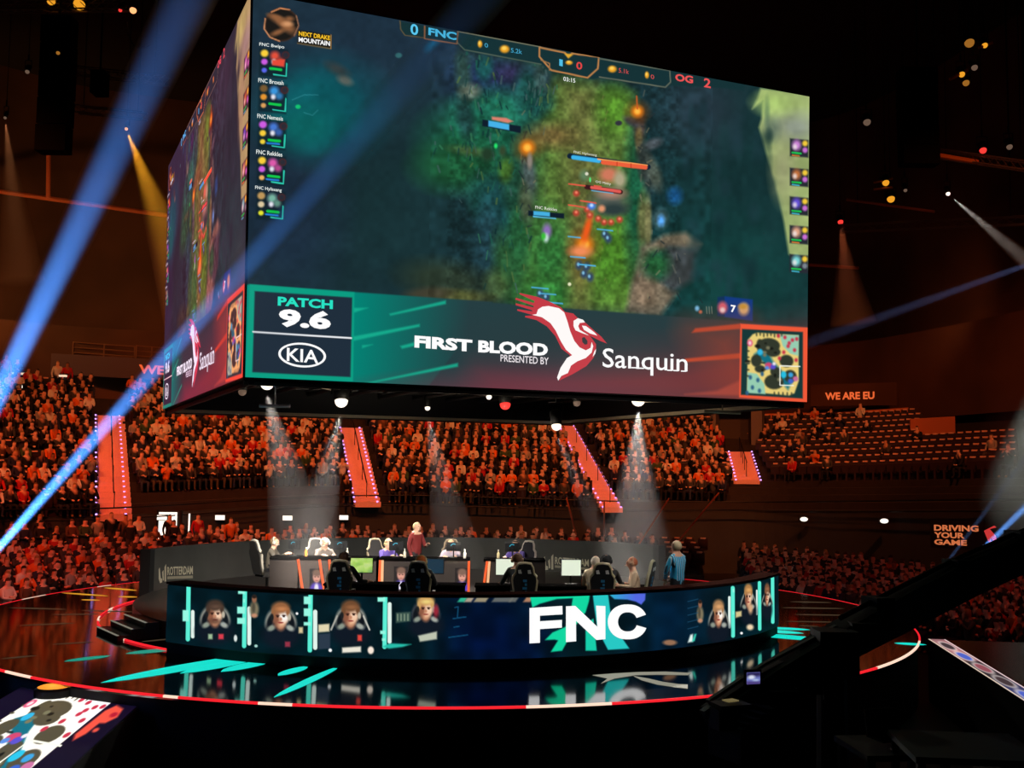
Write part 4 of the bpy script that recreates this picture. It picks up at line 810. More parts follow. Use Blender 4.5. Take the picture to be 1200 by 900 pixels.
# ------------------------------------------------------------------ players, chairs and desks on the stage
def with_hands(J, E):
    J = dict(J); E = list(E)
    for s, k in (('l', 1), ('r', -1)):
        w, h = Vector(J['wr'+s][0]), Vector(J['hand'+s][0]); d = (h-w).normalized(); h = w+d*.075
        J['hand'+s] = (tuple(h), .03); lat = d.cross(Vector((0, 0, 1))); lat = lat.normalized() if lat.length > .1 else Vector((1, 0, 0)); dn = Vector((0, 0, -1)) if abs(d.z) < .8 else Vector((0, -1, 0))
        for f, (o, L) in enumerate(((-.027, .062), (-.009, .078), (.009, .074), (.026, .058))):
            a = h+lat*o+d*.03; b = a+d*L*.5+dn*.004; c = b+d*L*.45+dn*.02
            for n, p, r in (('a', a, .0105), ('b', b, .0095), ('c', c, .008)): J['f%d%s%s' % (f, n, s)] = (tuple(p), r)
            E += [('hand'+s, 'f%da%s' % (f, s)), ('f%da%s' % (f, s), 'f%db%s' % (f, s)), ('f%db%s' % (f, s), 'f%dc%s' % (f, s))]
        t0 = w+d*.03-lat*.028*k; t1 = t0-lat*.03*k+d*.035; t2 = t1+d*.03+dn*.01
        for n, p, r in (('a', t0, .014), ('b', t1, .011), ('c', t2, .009)): J['th%s%s' % (n, s)] = (tuple(p), r)
        E += [('hand'+s, 'tha'+s), ('tha'+s, 'thb'+s), ('thb'+s, 'thc'+s)]
    H = Vector(J['head'][0]); C = Vector(J['crown'][0]); up = (C-H).normalized(); fw = Vector((0, -1, 0)); fw = (fw-up*fw.dot(up)).normalized()
    J['nose'] = (tuple(H+fw*.112-up*.01), .016); J['chin'] = (tuple(H+fw*.065-up*.085), .03); E += [('head', 'nose'), ('head', 'chin')]
    return J, E, H, up, fw
def stage_person(label, loc, rz, J, top, tro=(30, 32, 40), hair=(60, 40, 28), skin=(230, 180, 150), headset=None, long_hair=False, cap=None, topmat=None):
    J, E, H, up, fw = with_hands(J, EDG)
    def reg(e, t, c):
        if e[1] in ('nose', 'chin') or e[0][:2] in ('f0', 'f1', 'f2', 'f3', 'th') or e[1][:2] in ('f0', 'f1', 'f2', 'f3', 'th'): return 0
        return wear(e, t, c)
    ms = [cm('skin', skin), topmat or cm('cloth', top), cm('cloth', tro), cm('cloth', (26, 26, 28))]
    me = skin_mesh('person', J, E, ms, reg, 1); o = link('person', me, None, loc, rz); tag(o, label, 'person')
    side = fw.cross(up)
    hb = MB(); N, M_ = 14, 9; vs = []
    for i in range(M_):
        a = PI/2 - i/(M_-1)*(PI*.62 if not long_hair else PI*.8)
        for j in range(N):
            b = 2*PI*j/N; f = math.cos(b); low = 1.0
            if f > .2 and i > 4: low = .96; a2 = PI/2 - 4.4/(M_-1)*PI*.62
            else: a2 = a
            p = H + up*.028 + (fw*(math.cos(a2)*math.cos(b)*.112) + side*(math.cos(a2)*math.sin(b)*.1) + up*(math.sin(a2)*.112))*low - fw*.012
            vs.append(p)
    hb.add(vs, [(i*N+j, i*N+(j+1) % N, (i+1)*N+(j+1) % N, (i+1)*N+j) for i in range(M_-1) for j in range(N)] + [tuple(range(N))])
    hb.build('hair' if not cap else 'cap', cm('hair', cap or hair), o, True)
    if cap:
        b_ = MB(); b_.add([H+fw*.09+up*.06+side*.06, H+fw*.09+up*.06-side*.06, H+fw*.17+up*.05-side*.045, H+fw*.17+up*.05+side*.045, H+fw*.09+up*.07+side*.06, H+fw*.09+up*.07-side*.06, H+fw*.17+up*.058-side*.045, H+fw*.17+up*.058+side*.045], [(0, 1, 2, 3), (7, 6, 5, 4), (0, 4, 5, 1), (1, 5, 6, 2), (2, 6, 7, 3), (3, 7, 4, 0)]); b_.build('cap_brim', cm('hair', cap), o)
    ey = MB()
    for k in (-1, 1): ey.ball(tuple(H+fw*.088+side*.034*k+up*.018), .014, 8, 6)
    ey.build('eyes', cm('cloth', (30, 24, 22)), o, True)
    mo = MB(); mo.tube([H+fw*.098-up*.055+side*x for x in (-.026, 0, .026)], .007, 6); mo.build('mouth', cm('skin', (170, 90, 84)), o, True)
    if headset:
        hs = MB(); hs.tube([H + side*math.cos(t)*.118 + up*(math.sin(t)*.135+.005) for t in np.linspace(-.1, PI+.1, 13)], .016, 8)
        for k in (-1, 1): hs.tube([H+side*.085*k, H+side*.13*k], [.05, .042], 12)
        hs.tube([H+side*.12-up*.03, H+side*.11+fw*.07-up*.07, H+side*.05+fw*.12-up*.075], .006, 6)
        hs.build('headset', cm('cloth', headset), o, True)
    return o
# gaming chairs
def chair(label, loc, rz, edge, shell=(20, 20, 22), marks=True):
    t = thing('gaming_chair', label, 'chair', loc, rz, 'players\' chairs'); t.scale = (.86, 1, 1)
    half = [(.2, .46), (.245, .62), (.25, .78), (.285, .98), (.27, 1.06), (.205, 1.12), (.185, 1.24), (.14, 1.31), (0, 1.325)]
    out = half + [(-x, z) for x, z in half[::-1][1:]]
    yb = lambda z: .24 + (z-.46)*.2
    bk = MB(); bk.prism(out, lambda p: (p[0]*.94, yb(p[1])-.05, .46+(p[1]-.46)*.985), lambda p: (p[0]*.94, yb(p[1])+.05, .46+(p[1]-.46)*.985)); bk.build('backrest', cm('cloth', shell), t)
    pi_ = MB(); pi_.tube([(x, yb(z)-.01, z) for x, z in out], .034, 8); pi_.build('backrest_edge', cm('cloth', edge), t, True)
    MB().box((0, -.02, .46), (.46, .5, .12), taper=.92).build('seat', cm('cloth', shell), t)
    for k in (-1, 1):
        ar = MB(); ar.box((k*.31, -.02, .7), (.08, .28, .04)); ar.tube([(k*.3, 0, .68), (k*.28, .02, .44)], .022, 8); ar.build('armrest', cm('cloth', (30, 30, 32)), t)
        if marks: m = MB(); m.prism([(k*.11-.045, 1.12), (k*.11+.035, 1.12), (k*.11+.045, 1.19), (k*.11-.02, 1.2)], lambda p: (p[0], yb(p[1])+.052, p[1]), lambda p: (p[0], yb(p[1])+.06, p[1])); m.build('badge', cm('cloth', (220, 220, 214)), t)
    if marks:
        m = MB()
        for i, w in enumerate((.09, .05, .1, .04, .09, .06)): z = 1.0-i*.075; m.prism([(-.05, z), (-.05+w, z), (-.05+w, z-.05), (-.05, z-.05)], lambda p: (p[0], yb(p[1])+.052, p[1]), lambda p: (p[0], yb(p[1])+.06, p[1]))
        m.build('back_logo', cm('cloth', (50, 140, 190)), t)
    MB().tube([(0, 0, .12), (0, 0, .42)], .03, 10).build('pedestal', BLACK_METAL, t)
    bs = MB()
    for k in range(5): a = 2*PI*k/5; bs.tube([(0, 0, .12), (.3*math.cos(a), .3*math.sin(a), .08)], [.03, .022], 8)
    bs.build('star_base', BLACK_METAL, t)
    for k in range(5): a = 2*PI*k/5; c = MB(); c.tube([(.3*math.cos(a)-.02, .3*math.sin(a), .035), (.3*math.cos(a)+.02, .3*math.sin(a), .035)], .035, 10); c.build('caster', BLACK_METAL, t)
    return t
DESK = mat('black_desk_laminate', (9, 8, 8), .95, spec=.0); ORANGE = mat('orange_light_strip', (90, 30, 10), emit=(236, 92, 40), strength=1.0); PEACH = mat('peach_light_strip', (90, 60, 40), emit=(250, 190, 140), strength=.9)
def monitor(label, loc, rz, pic=None, back=None, w=.56, h=.33):
    """screen faces local -Y"""
    t = thing('monitor', label, 'monitor', loc, rz, 'players\' monitors')
    b = MB(); b.box((0, 0, .36), (w, .035, h)); b.box((0, .03, .36), (w*.5, .04, h*.5)); b.build('housing', cm('cloth', (20, 20, 22)), t)
    sc = MB(); sc.box((0, -.0185, .36), (w-.03, .004, h-.03)); sc.build('display', pic or mat('dim_display', (10, 14, 18), emit=(40, 70, 90), strength=.6), t)
    s = MB(); s.tube([(0, .05, .36), (0, .07, .02)], .022, 8); s.build('stand', BLACK_METAL, t)
    MB().lathe([(0, .022), (.12, .018), (.13, 0), (0, 0)], 20, (0, .06, 0)).build('foot', BLACK_METAL, t)
    if back:
        g = MB(); g.tube([(.1*math.cos(a), .052, .36+.1*math.sin(a)) for a in np.linspace(.3, 2.2, 9)], .012, 6); g.build('glow_ring', mat('teal_ring', (0, 30, 40), emit=(60, 190, 220), strength=1.0), t)
    return t
SCR_W = mat('pale_display', (40, 44, 40), emit=(226, 236, 214), strength=1.0); 
def game_display():
    m = bpy.data.materials.new('green_game_display'); m.use_nodes = True; nt = m.node_tree; b = nt.nodes['Principled BSDF']
    tc = nt.nodes.new('ShaderNodeTexCoord'); n = nt.nodes.new('ShaderNodeTexNoise'); n.inputs['Scale'].default_value = 7; r = nt.nodes.new('ShaderNodeValToRGB')
    for p, c in ((.3, (60, 110, 90)), (.48, (150, 200, 70)), (.62, (190, 216, 120)), (.75, (90, 140, 120))):
        e = r.color_ramp.elements.new(p); e.color = tuple(lin(c))+(1,)
    nt.links.new(tc.outputs['Object'], n.inputs['Vector']); nt.links.new(n.outputs['Fac'], r.inputs['Fac']); nt.links.new(r.outputs['Color'], b.inputs['Emission Color']); b.inputs['Emission Strength'].default_value = 1; return m
SCR_G = game_display()
V = lambda px, d, z=PZ: Vector((x_at(px, d), d, z))
GR, BK_ = PI, 0.0     # facing away from the camera / towards it
# ---- near team, seen from behind
near = [(402, 22.4, 'black gaming chair with cream edge behind the green game monitor'), (495, 22.3, 'wide black gaming chair with cream edge under an orange-haired player'), (617, 22.3, 'black gaming chair with blue back logo behind the pale centre monitor'), (706, 22.4, 'black gaming chair with blue back logo under the dark cap'), ]
for px, d, lb in near: chair(lb, V(px, d), GR + (.08 if px == 402 else -.05), (190, 176, 140))
chair('black gaming chair turned sideways nearest the striped official', V(743, 22.95), -PI/2-.3, (168, 160, 130))
P1 = seated(h=.5, ell=(.27, -.22, .78), wrl=(.2, -.46, .8), handl=(.18, -.54, .8), elr=(-.3, -.2, .8), wrr=(-.32, -.46, .82), handr=(-.33, -.54, .82))
P2 = seated(h=.56, ell=(.27, -.22, .84), wrl=(.24, -.46, .8), handl=(.22, -.54, .8), elr=(-.32, -.2, .84), wrr=(-.4, -.44, .82), handr=(-.44, -.5, .82)); BLK = (26, 26, 28)
stage_person('player in black jersey reaching right from the chair before the green monitor', V(405, 22.6), GR-.1, P2, BLK, hair=(110, 74, 46), headset=(70, 66, 60))
stage_person('player in black jersey with orange hair, seated back to camera', V(495, 22.5), GR, seated(h=.52, ell=(.3, -.15, .8), wrl=(.2, -.4, .82), elr=(-.3, -.15, .8), wrr=(-.2, -.4, .82), handl=(.17, -.5, .82), handr=(-.17, -.5, .82)), BLK, hair=(214, 108, 40), headset=(206, 176, 120))
stage_person('bare-armed player leaning left before the pale centre monitor', V(608, 22.7), GR+.25, P2, (40, 44, 44), hair=(90, 60, 40), headset=(120, 90, 66))
stage_person('player in dark cap behind the fourth chair', V(711, 22.7), GR, P2, BLK, cap=(24, 26, 30), hair=(40, 30, 24), headset=(50, 50, 52))
stage_person('grey-haired person in beige shirt leaning over the desk beside the dark cap', V(696, 22.9), GR-.3, seated(h=.5, lean=.16), (196, 178, 148), hair=(206, 196, 178), tro=(60, 54, 48))
stage_person('red-haired player in beige shirt seated sideways facing left', V(747, 23.0), -PI/2, seated(h=.5, lean=.06, wrl=(.14, -.42, .8), handl=(.12, -.5, .8), wrr=(-.14, -.42, .8), handr=(-.12, -.5, .8)), (206, 178, 148), hair=(170, 92, 60), tro=(70, 60, 52), headset=(190, 150, 120))
for px, w in ((427, 1.7), (510, 1.5), (596, 1.5), (672, 1.7), (735, .9)):
    x0, x1 = px-w*26, px+w*26; t = thing('player_desk', {427: 'black player desk under the green game monitor', 510: 'black player desk before the orange-haired player', 596: 'black player desk under the pale centre monitor', 672: 'black player desk under the pale screen by the banner lettering', 735: 'black player desk end beside the red-haired player'}[px], 'desk', V(px, 23.35), 0, 'player desks')
    MB().box((0, 0, .73), (w*.92, .62, .04)).build('desktop', DESK, t); MB().box((0, .28, .36), (w*.88, .03, .7)).build('modesty_panel', DESK, t)
    for k in (-1, 1): MB().box((k*w*.43, 0, .355), (.05, .56, .71)).build('leg', DESK, t)
monitor('monitor showing a green game view beside the first chair', V(426, 23.45, PZ+.75), 0, SCR_G, w=.5)
monitor('blank pale monitor left of the leaning bare-armed player', V(597, 23.45, PZ+.75), 0, SCR_W, w=.56, h=.36)
monitor('blank pale monitor before the ROTTERDAM lettering', V(670, 23.45, PZ+.75), .1, SCR_W, w=.44, h=.36)
monitor('dark monitor hidden behind the orange-haired player', V(507, 23.45, PZ+.75), 0)
for px, lb in ((586, 'slanted dark speaker wedge before the pale centre monitor'), (646, 'slanted dark speaker wedge left of the beige shirt'), (458, 'slanted dark speaker wedge left of the orange-haired player')):
    t = thing('stage_monitor_wedge', lb, 'speaker', V(px, 21.6), .2); w = MB(); w.prism([(-.2, 0), (.22, 0), (.22, .3), (-.02, .56)], lambda p: (-.42, p[0], p[1]), lambda p: (.42, p[0], p[1])); w.build('cabinet', cm('cloth', (34, 32, 30)), t)
    g = MB(); g.box((0, -.12, .28), (.76, .02, .4), tilt=-.34); g.build('grille', cm('cloth', (20, 20, 20)), t); g = MB(); g.box((.36, -.02, .5), (.12, .16, .1)); g.build('handle', cm('cloth', (70, 120, 140)), t)
# ---- far team behind fronted desks
def bust(parent, x, z, shirt, y):
    A = np.zeros((40, 26, 3)); yy, xx = np.mgrid[0:40, 0:26]; b = Paint(xx.astype(float), yy.astype(float), (40, 34, 34))
    b.ell(13, 36, 12, 13, shirt, .2); b.ell(13, 34, 4, 9, (236, 230, 240), .3); b.ell(13, 14, 7, 9.5, (226, 160, 140), .2); b.ell(13, 7, 8, 6, (132, 100, 84), .3); b.ell(10, 14, 1.6, .9, (60, 40, 40), .3); b.ell(16, 14, 1.6, .9, (60, 40, 40), .3); b.ell(13, 20, 2.6, .8, (150, 70, 66), .3)
    display_mesh('portrait_picture', b.out(), lambda u, v: (x+(u-.5)*.34, y+0*u, z+(.5-v)*.56), SCREEN, parent)
def far_desk(label, px0, px1, d, strips, busts=(), top=.95):
    x0, x1 = x_at(px0, d), x_at(px1, d); t = thing('fronted_desk', label, 'desk', ((x0+x1)/2, d, PZ), 0, 'fronted desks of the far team'); w = x1-x0
    MB().box((0, .3, top), (w, .7, .05)).build('desktop', DESK, t); MB().box((0, 0, top/2), (w, .05, top)).build('front_panel', mat('dark_brown_panel', (52, 44, 40), .5), t)
    for k in (-1, 1): MB().box((k*(w/2-.03), .33, top/2), (.05, .6, top)).build('side_panel', DESK, t)
    for px, dx, m in strips:
        x = x_at(px, d)-(x0+x1)/2; s = MB(); s.tube([(x-dx/2, -.05, top-.02), (x+dx/2, -.05, .02)], .035, 6); s.build('light_strip', m, t)
    for px, z in busts: bust(t, x_at(px, d)-(x0+x1)/2, z, (96, 70, 190), -.032)
    return t
far_desk('low dark side desk at the far left under the grey-jacketed player', 319, 352, 27.0, [])
far_desk('fronted desk with slanted orange strips and a small purple bust', 354, 443, 27.0, [(356, .16, ORANGE), (381, .16, ORANGE), (391, .1, ORANGE)], [(374, .42)])
far_desk('fronted desk with upright orange end strips and two purple busts', 446, 551, 27.0, [(447.5, -.02, ORANGE), (450.5, .0, PEACH), (551, 0, ORANGE)], [(472, .5), (543, .48)])
far_desk('fronted desk with paired orange strips under the white-rimmed chair', 568, 640, 27.0, [(569.5, -.12, ORANGE), (573.5, -.06, PEACH)])
WHT_C = (206, 196, 180)
chair('white-framed gaming chair at the far left end of the desks', V(316, 28.0), PI/2+.8, WHT_C, (44, 42, 40), False)
chair('white-rimmed gaming chair tilted behind the second far desk', V(377, 28.3), .5, WHT_C, (60, 58, 56), False)
chair('gaming chair behind the purple-sleeved player', V(449, 28.4), .6, (176, 160, 130), (50, 48, 46), False)
chair('gaming chair behind the far player facing the camera', V(529, 28.4), 0, (150, 130, 104), (50, 46, 44), False)
chair('white-rimmed gaming chair at the right end of the far desks', V(611, 28.2), -.6, WHT_C, (40, 40, 44), False)
PF = seated(h=.5, lean=.08, ell=(.27, -.25, .82), wrl=(.14, -.46, .98), handl=(.1, -.54, .98), elr=(-.27, -.25, .82), wrr=(-.14, -.46, .98), handr=(-.1, -.54, .98))
PUR = (104, 84, 170)
stage_person('far player in grey jacket with white headset, in profile at the left end', V(318, 28.1), PI/2, PF, (104, 96, 84), hair=(150, 120, 80), headset=(230, 226, 214))
stage_person('far player in grey top resting chin in the white-rimmed chair', V(381, 28.1), .45, PF, (112, 100, 92), hair=(226, 214, 196), headset=(236, 230, 220))
stage_person('far player with purple sleeve in the gap before the red-topped person', V(453, 28.1), .8, PF, PUR, hair=(226, 206, 164), headset=(214, 190, 140))
stage_person('person in dark red hooded top standing between the far desks', V(489, 28.6), .9, standing(ell=(.22, -.12, 1.15), wrl=(.1, -.3, 1.2), handl=(.06, -.36, 1.24)), (128, 36, 34), hair=(214, 190, 140), tro=(36, 30, 30))
stage_person('far player in white and purple facing the camera between two monitors', V(530, 28.1), 0, PF, (196, 180, 196), hair=(206, 180, 130), headset=(110, 90, 70))
stage_person('far player half hidden behind a monitor in the right white-rimmed chair', V(607, 28.1), -.4, PF, PUR, hair=(70, 56, 46), headset=(90, 80, 80))
for px, rz, lb in ((347, PI-.5, 'dark monitor seen from behind before the grey-jacketed player'), (401, PI-.2, 'dark monitor with teal ring right of the chin-resting player'), (466, PI-.2, 'dark monitor with teal ring right of the purple-sleeved player'), (533, PI, 'dark monitor with teal ring before the camera-facing player'), (601, PI+.2, 'dark monitor with teal ring at the right end of the far desks')):
    monitor(lb, V(px, 27.45, PZ+.975), rz, None, True, .5, .3).scale = (.74,)*3
def bottle(px, d, z, label, c):
    t = MB(); t.lathe([(0, 0), (.033, 0), (.035, .02), (.035, .13), (.014, .17), (.014, .2), (0, .2)], 14); o = t.build('drink_bottle', cm('cloth', c), None, True, tuple(V(px, d, z))); tag(o, label, 'bottle', 'drinks on the desks'); MB().lathe([(0, .225), (.016, .225), (.016, .195), (0, .195)], 12).build('cap', cm('cloth', (230, 226, 220)), o)
for px, lb, c in ((361, 'orange bottle on the desk of the grey-jacketed player', (226, 130, 50)), (409, 'pale bottle right of the chin-resting player', (210, 196, 170)), (476, 'white bottle beside the standing red-topped person', (226, 214, 190)), (546, 'white bottle right of the camera-facing player', (236, 226, 206)), (585, 'pale bottle left of the right end monitor', (206, 190, 140))): bottle(px, 27.2, PZ+.975, lb, c)
bottle(684, 23.2, PZ+.75, 'orange bottle right of the pale screen by the banner lettering', (220, 120, 60))
# ---- the striped official
def stripes():
    m = bpy.data.materials.new('blue_striped_cloth'); m.use_nodes = True; nt = m.node_tree; b = nt.nodes['Principled BSDF']; b.inputs['Roughness'].default_value = .8
    tc = nt.nodes.new('ShaderNodeTexCoord'); sx = nt.nodes.new('ShaderNodeSeparateXYZ'); mu = nt.nodes.new('ShaderNodeMath'); mu.operation = 'MULTIPLY'; mu.inputs[1].default_value = 17; fr_ = nt.nodes.new('ShaderNodeMath'); fr_.operation = 'FRACT'
    r = nt.nodes.new('ShaderNodeValToRGB'); r.color_ramp.interpolation = 'CONSTANT'; E_ = r.color_ramp.elements
    E_[0].position = 0; E_[0].color = tuple(lin((44, 176, 222)))+(1,); E_[1].position = .55; E_[1].color = tuple(lin((20, 70, 100)))+(1,); e = E_.new(.8); e.color = tuple(lin((200, 230, 238)))+(1,)
    for a_, b_ in ((tc.outputs['Object'], sx.inputs[0]), (sx.outputs['X'], mu.inputs[0]), (mu.outputs[0], fr_.inputs[0]), (fr_.outputs[0], r.inputs[0]), (r.outputs[0], b.inputs['Base Color'])): nt.links.new(a_, b_)
    return m
stage_person('official in blue striped shirt standing with hands clasped behind the display wall', V(793.5, 22.3), math.atan2(-.68, -.7), standing(ell=(.24, -.1, 1.15), wrl=(.06, -.26, 1.0), handl=(.0, -.29, .96), elr=(-.24, -.1, 1.15), wrr=(-.06, -.26, 1.0), handr=(0, -.28, .94)), (30, 130, 170), hair=(196, 176, 140), skin=(214, 160, 130), topmat=stripes())
# ------------------------------------------------------------------ foreground: camera crane, floor screen, runway
FS_Z = -.22
fs = thing('floor_screen', 'glowing floor screen showing a white map, low in front of the stage rim', 'floor screen', tuple(at_z(30, 860, FS_Z)))
fo = Vector(fs.location)
pA, pB, pC = at_z(134, 822, FS_Z), at_z(71, 874, FS_Z), at_z(35, 867.5, FS_Z)   # map corner, view-frame corners
uy = (pB-pA)/.52; ux = (pB-pC)/.37; Ly, Lx = uy.length, ux.length; uy.normalize(); ux.normalize(); org = pA-ux*Lx
fsp = lambda a, b, z=0: org+ux*(a*Lx)+uy*(b*Ly)+Vector((0, 0, z))-fo
N_ = 230; uu, vv = np.meshgrid(np.linspace(-.35, 1.32, N_), np.linspace(-.03, 1.4, N_))
B_ = Paint(uu*200, vv*200, (16, 10, 34))
B_.poly([(-80, -8), (270, -8), (270, 4), (-80, 4)], (8, 5, 18), 3)
minimap(B_, lambda a, b: (a*200, b*200), (255, 250, 250), (255, 250, 240), (84, 78, 60), .35)
B_.poly([(204, 24), (216, 8), (240, 14), (248, 34), (236, 50), (224, 52), (222, 76), (212, 92), (201, 80)], (240, 84, 66), 3); B_.ell(234, 30, 8, 6, (180, 30, 50), .4); B_.ell(233, 66, 6, 5, (226, 80, 66), .4)
A = B_.out()
body = MB(); q = [fsp(-.37, -.06), fsp(1.34, -.06), fsp(1.34, 1.42), fsp(-.37, 1.42)]
body.prism([0, 1, 2, 3], lambda i: q[i]+Vector((0, 0, -.01)), lambda i: q[i]+Vector((0, 0, FLOOR_Z-FS_Z)))
body.build('platform', mat('matt_black'), fs)
display_mesh('map_picture', A, lambda u, v: tuple(org[k]+ux[k]*Lx*(-.35+1.67*u)+uy[k]*Ly*(-.03+1.43*v)-fo[k]+0*u for k in range(3)), attr_mat('bright_diodes', True, 1.15), fs)
lp = at_z(63, 803.5, -.06); t = thing('floor_lamp', 'round amber lamp glowing on the dark ground before the stage rim', 'lamp', (lp.x, lp.y, -.14))
MB().lathe([(0, .06), (.26, .06), (.3, .03), (.3, -1.16), (0, -1.16)], 28).build('housing', mat('matt_black'), t)
MB().lathe([(0, .1), (.1, .1), (.2, .085), (.25, .065)], 28).build('lens', mat('amber_lens', (120, 60, 10), emit=(250, 150, 46), strength=1.1), t, True)
light('POINT', 'amber_lamp_light', (lp.x, lp.y, .06), 4, (1, .45, .1), None, .15)
# runway edge on the right
rw = thing('runway', 'dark runway with bright red, white and blue display edge right of the stage', 'runway', (0, 0, FLOOR_Z))
ra, rb = at_z(1108, 750, 0), at_z(1215, 815, 0); d_ = (rb-ra); d_.z = 0; dn_ = d_.normalized(); nr = Vector((-dn_.y, dn_.x, 0)); nr = nr if nr.x > 0 else -nr
up0 = Vector((0, 0, -FLOOR_Z))
w_ = MB(); w_.prism([ra+up0, rb+dn_*6+up0, rb+dn_*6+nr*5+up0, ra+nr*5+up0], lambda p: tuple(p), lambda p: (p.x, p.y, 0)); w_.build('deck', mat('dark_red_deck', (58, 30, 26), .25), rw)
M1, M2 = 40, 260; uu, vv = np.meshgrid(np.linspace(0, 1, M2), np.linspace(0, 1, M1)); R_ = Paint(uu*260, vv*40, (60, 50, 60))
R_.poly([(0, 0), (60, 0), (60, 40), (0, 40)], (226, 150, 150), 20); R_.poly([(60, 6), (130, 6), (130, 34), (60, 34)], (50, 40, 44), 3); R_.poly([(120, 0), (260, 0), (260, 40), (120, 40)], (70, 90, 190), 26, .8)
for y, c in ((2, (236, 206, 206)), (38, (236, 214, 190))): R_.line([(0, y), (260, y)], 4, c)
for k in range(9): R_.ell(20+k*28, 20, 13, 13, (226, 214, 210), .2, .9); R_.ell(20+k*28, 20, 10, 10, [(70, 56, 60), (80, 100, 200), (150, 80, 90)][k % 3], .2)
R_.poly([(210, 22), (260, 22), (260, 40), (210, 40)], (60, 200, 226), 10)
Lr = (rb-ra).length+6; Wd = .36
display_mesh('edge_picture', R_.out(), lambda u, v: tuple(ra[k]+dn_[k]*Lr*u+nr[k]*(-Wd*v)*1.0+ (up0[k]+.012 if k == 2 else 0)+0*u for k in range(3)), SCREEN, rw)
w_ = MB(); w_.prism([ra+up0, rb+dn_*6+up0, rb+dn_*6-nr*Wd+up0, ra-nr*Wd+up0], lambda p: (p.x, p.y, p.z), lambda p: (p.x, p.y, 0)); w_.build('edge_body', mat('pitch_black_grille', (3, 3, 3), 1, spec=.05), rw)
# camera crane
DARK = mat('crane_black', (8, 9, 9), .6, .0, spec=.2); DARK2 = mat('crane_grey', (104, 104, 98), .5, .2)
cr = thing('camera_crane', 'long black camera crane rising diagonally across the lower right', 'camera crane', tuple(at_d(960, 900, 12.0)) [:2] + (FLOOR_Z,))
co = Vector(cr.location); P_ = lambda px, py, d: at_d(px, py, d)-co
ax = [P_(835, 842, 11.2), P_(900, 798, 11.6), P_(985, 752, 12.2), P_(1060, 712, 12.8), P_(1130, 676, 13.4), P_(1240, 628, 14.4)]
def beam(name, pts, hs, wd, m):
    mb = MB(); vs = []
    for i, p in enumerate(pts):
        t = (pts[min(i+1, len(pts)-1)]-pts[max(i-1, 0)]).normalized(); s = t.cross(Vector((0, 0, 1))).normalized(); u = s.cross(t)
        vs += [p+s*wd/2+u*hs[i]/2, p-s*wd/2+u*hs[i]/2, p-s*wd/2-u*hs[i]/2, p+s*wd/2-u*hs[i]/2]
    k = len(pts); mb.add(vs, [(4*i+j, 4*i+(j+1) % 4, 4*i+4+(j+1) % 4, 4*i+4+j) for i in range(k-1) for j in range(4)]+[(0, 3, 2, 1), (4*k-4, 4*k-3, 4*k-2, 4*k-1)]); return mb.build(name, m, cr)
beam('boom', ax, [.2, .26, .36, .42, .44, .42], .3, DARK)
beam('boom_rail', [p+Vector((-.05, 0, .17)) for p in ax[:3]], [.03]*3, .05, DARK2); beam('boom_rail', [p+Vector((-.12, -.1, .08)) for p in ax[:3]], [.04]*3, .08, DARK2)
tr = MB(); tr.tube([p+Vector((0, 0, .26)) for p in ax[2:]], .03, 8); tr.build('stay_cable', DARK, cr)
for t_ in (.15, .5, .8): q_ = ax[2].lerp(ax[5], t_); k_ = MB(); k_.box(q_+Vector((0, 0, .12)), (.24, .3, .36), .3); k_.build('clamp_block', DARK, cr)
tb = MB(); pv = P_(975, 800, 12.0); tb.tube([pv+Vector((0, 0, .25)), Vector((pv.x, pv.y, .1))], [.16, .2], 12)
tb.build('column', DARK, cr)
for k in range(3):
    a = 2*PI*k/3+.4; l = MB(); l.tube([Vector((pv.x, pv.y, .9)), Vector((pv.x+1.0*math.cos(a), pv.y+1.0*math.sin(a), .03))], [.06, .05], 8); l.build('leg', DARK, cr)
hd = MB(); hd.box(P_(978, 765, 12.0), (.42, .4, .5)); hd.box(P_(955, 790, 11.9), (.5, .4, .36)); hd.box(P_(1010, 742, 12.2), (.3, .3, .25)); hd.build('pivot_head', DARK, cr)
pnl = MB(); pnl.box(P_(973, 800, 11.7), (.16, .03, .34), .2); pnl.build('side_plate', mat('teal_grey_plate', (36, 66, 64), .5), cr)
wt = MB()
for i in range(5): wt.box(P_(885-8*i, 845+6*i, 11.2-.05*i), (.09, .5, .34), .5)
wt.box(P_(915, 835, 11.4), (.3, .4, .5)); wt.build('counterweight', DARK, cr)
ct = MB(); ct.box(P_(856, 826, 10.9), (.34, .26, .04), .3); ct.box(P_(848, 842, 10.9), (.2, .2, .2), .3); ct.build('control_tray', DARK, cr)
mo = thing('operator_monitor', 'small lit monitor with bluish picture mounted beside the crane boom', 'monitor', tuple(at_d(882, 806, 11.3)), .3)
MB().box((0, 0, .1), (.19, .03, .17)).build('housing', DARK, mo); s_ = MB(); s_.box((0, -.017, .1), (.15, .004, .115)); 
def blue_pic():
    yy, xx = np.mgrid[0:30, 0:40]; b = Paint(xx*1., yy*1., (110, 120, 190)); b.poly([(0, 0), (40, 0), (40, 10), (0, 12)], (40, 34, 80), 4); b.ell(14, 12, 10, 5, (214, 220, 236), .5); b.ell(26, 20, 9, 3, (170, 190, 226), .5); b.poly([(0, 22), (40, 24), (40, 30), (0, 30)], (70, 50, 110), 4); return b.out()
display_mesh('display', blue_pic(), lambda u, v: ((u-.5)*.155, -.0165+0*u, .1+(.5-v)*.12), SCREEN, mo)
MB().tube([(0, .02, .05), (0, .05, -.3), (.1, .15, -.5)], .015, 8).build('bracket', DARK, mo)
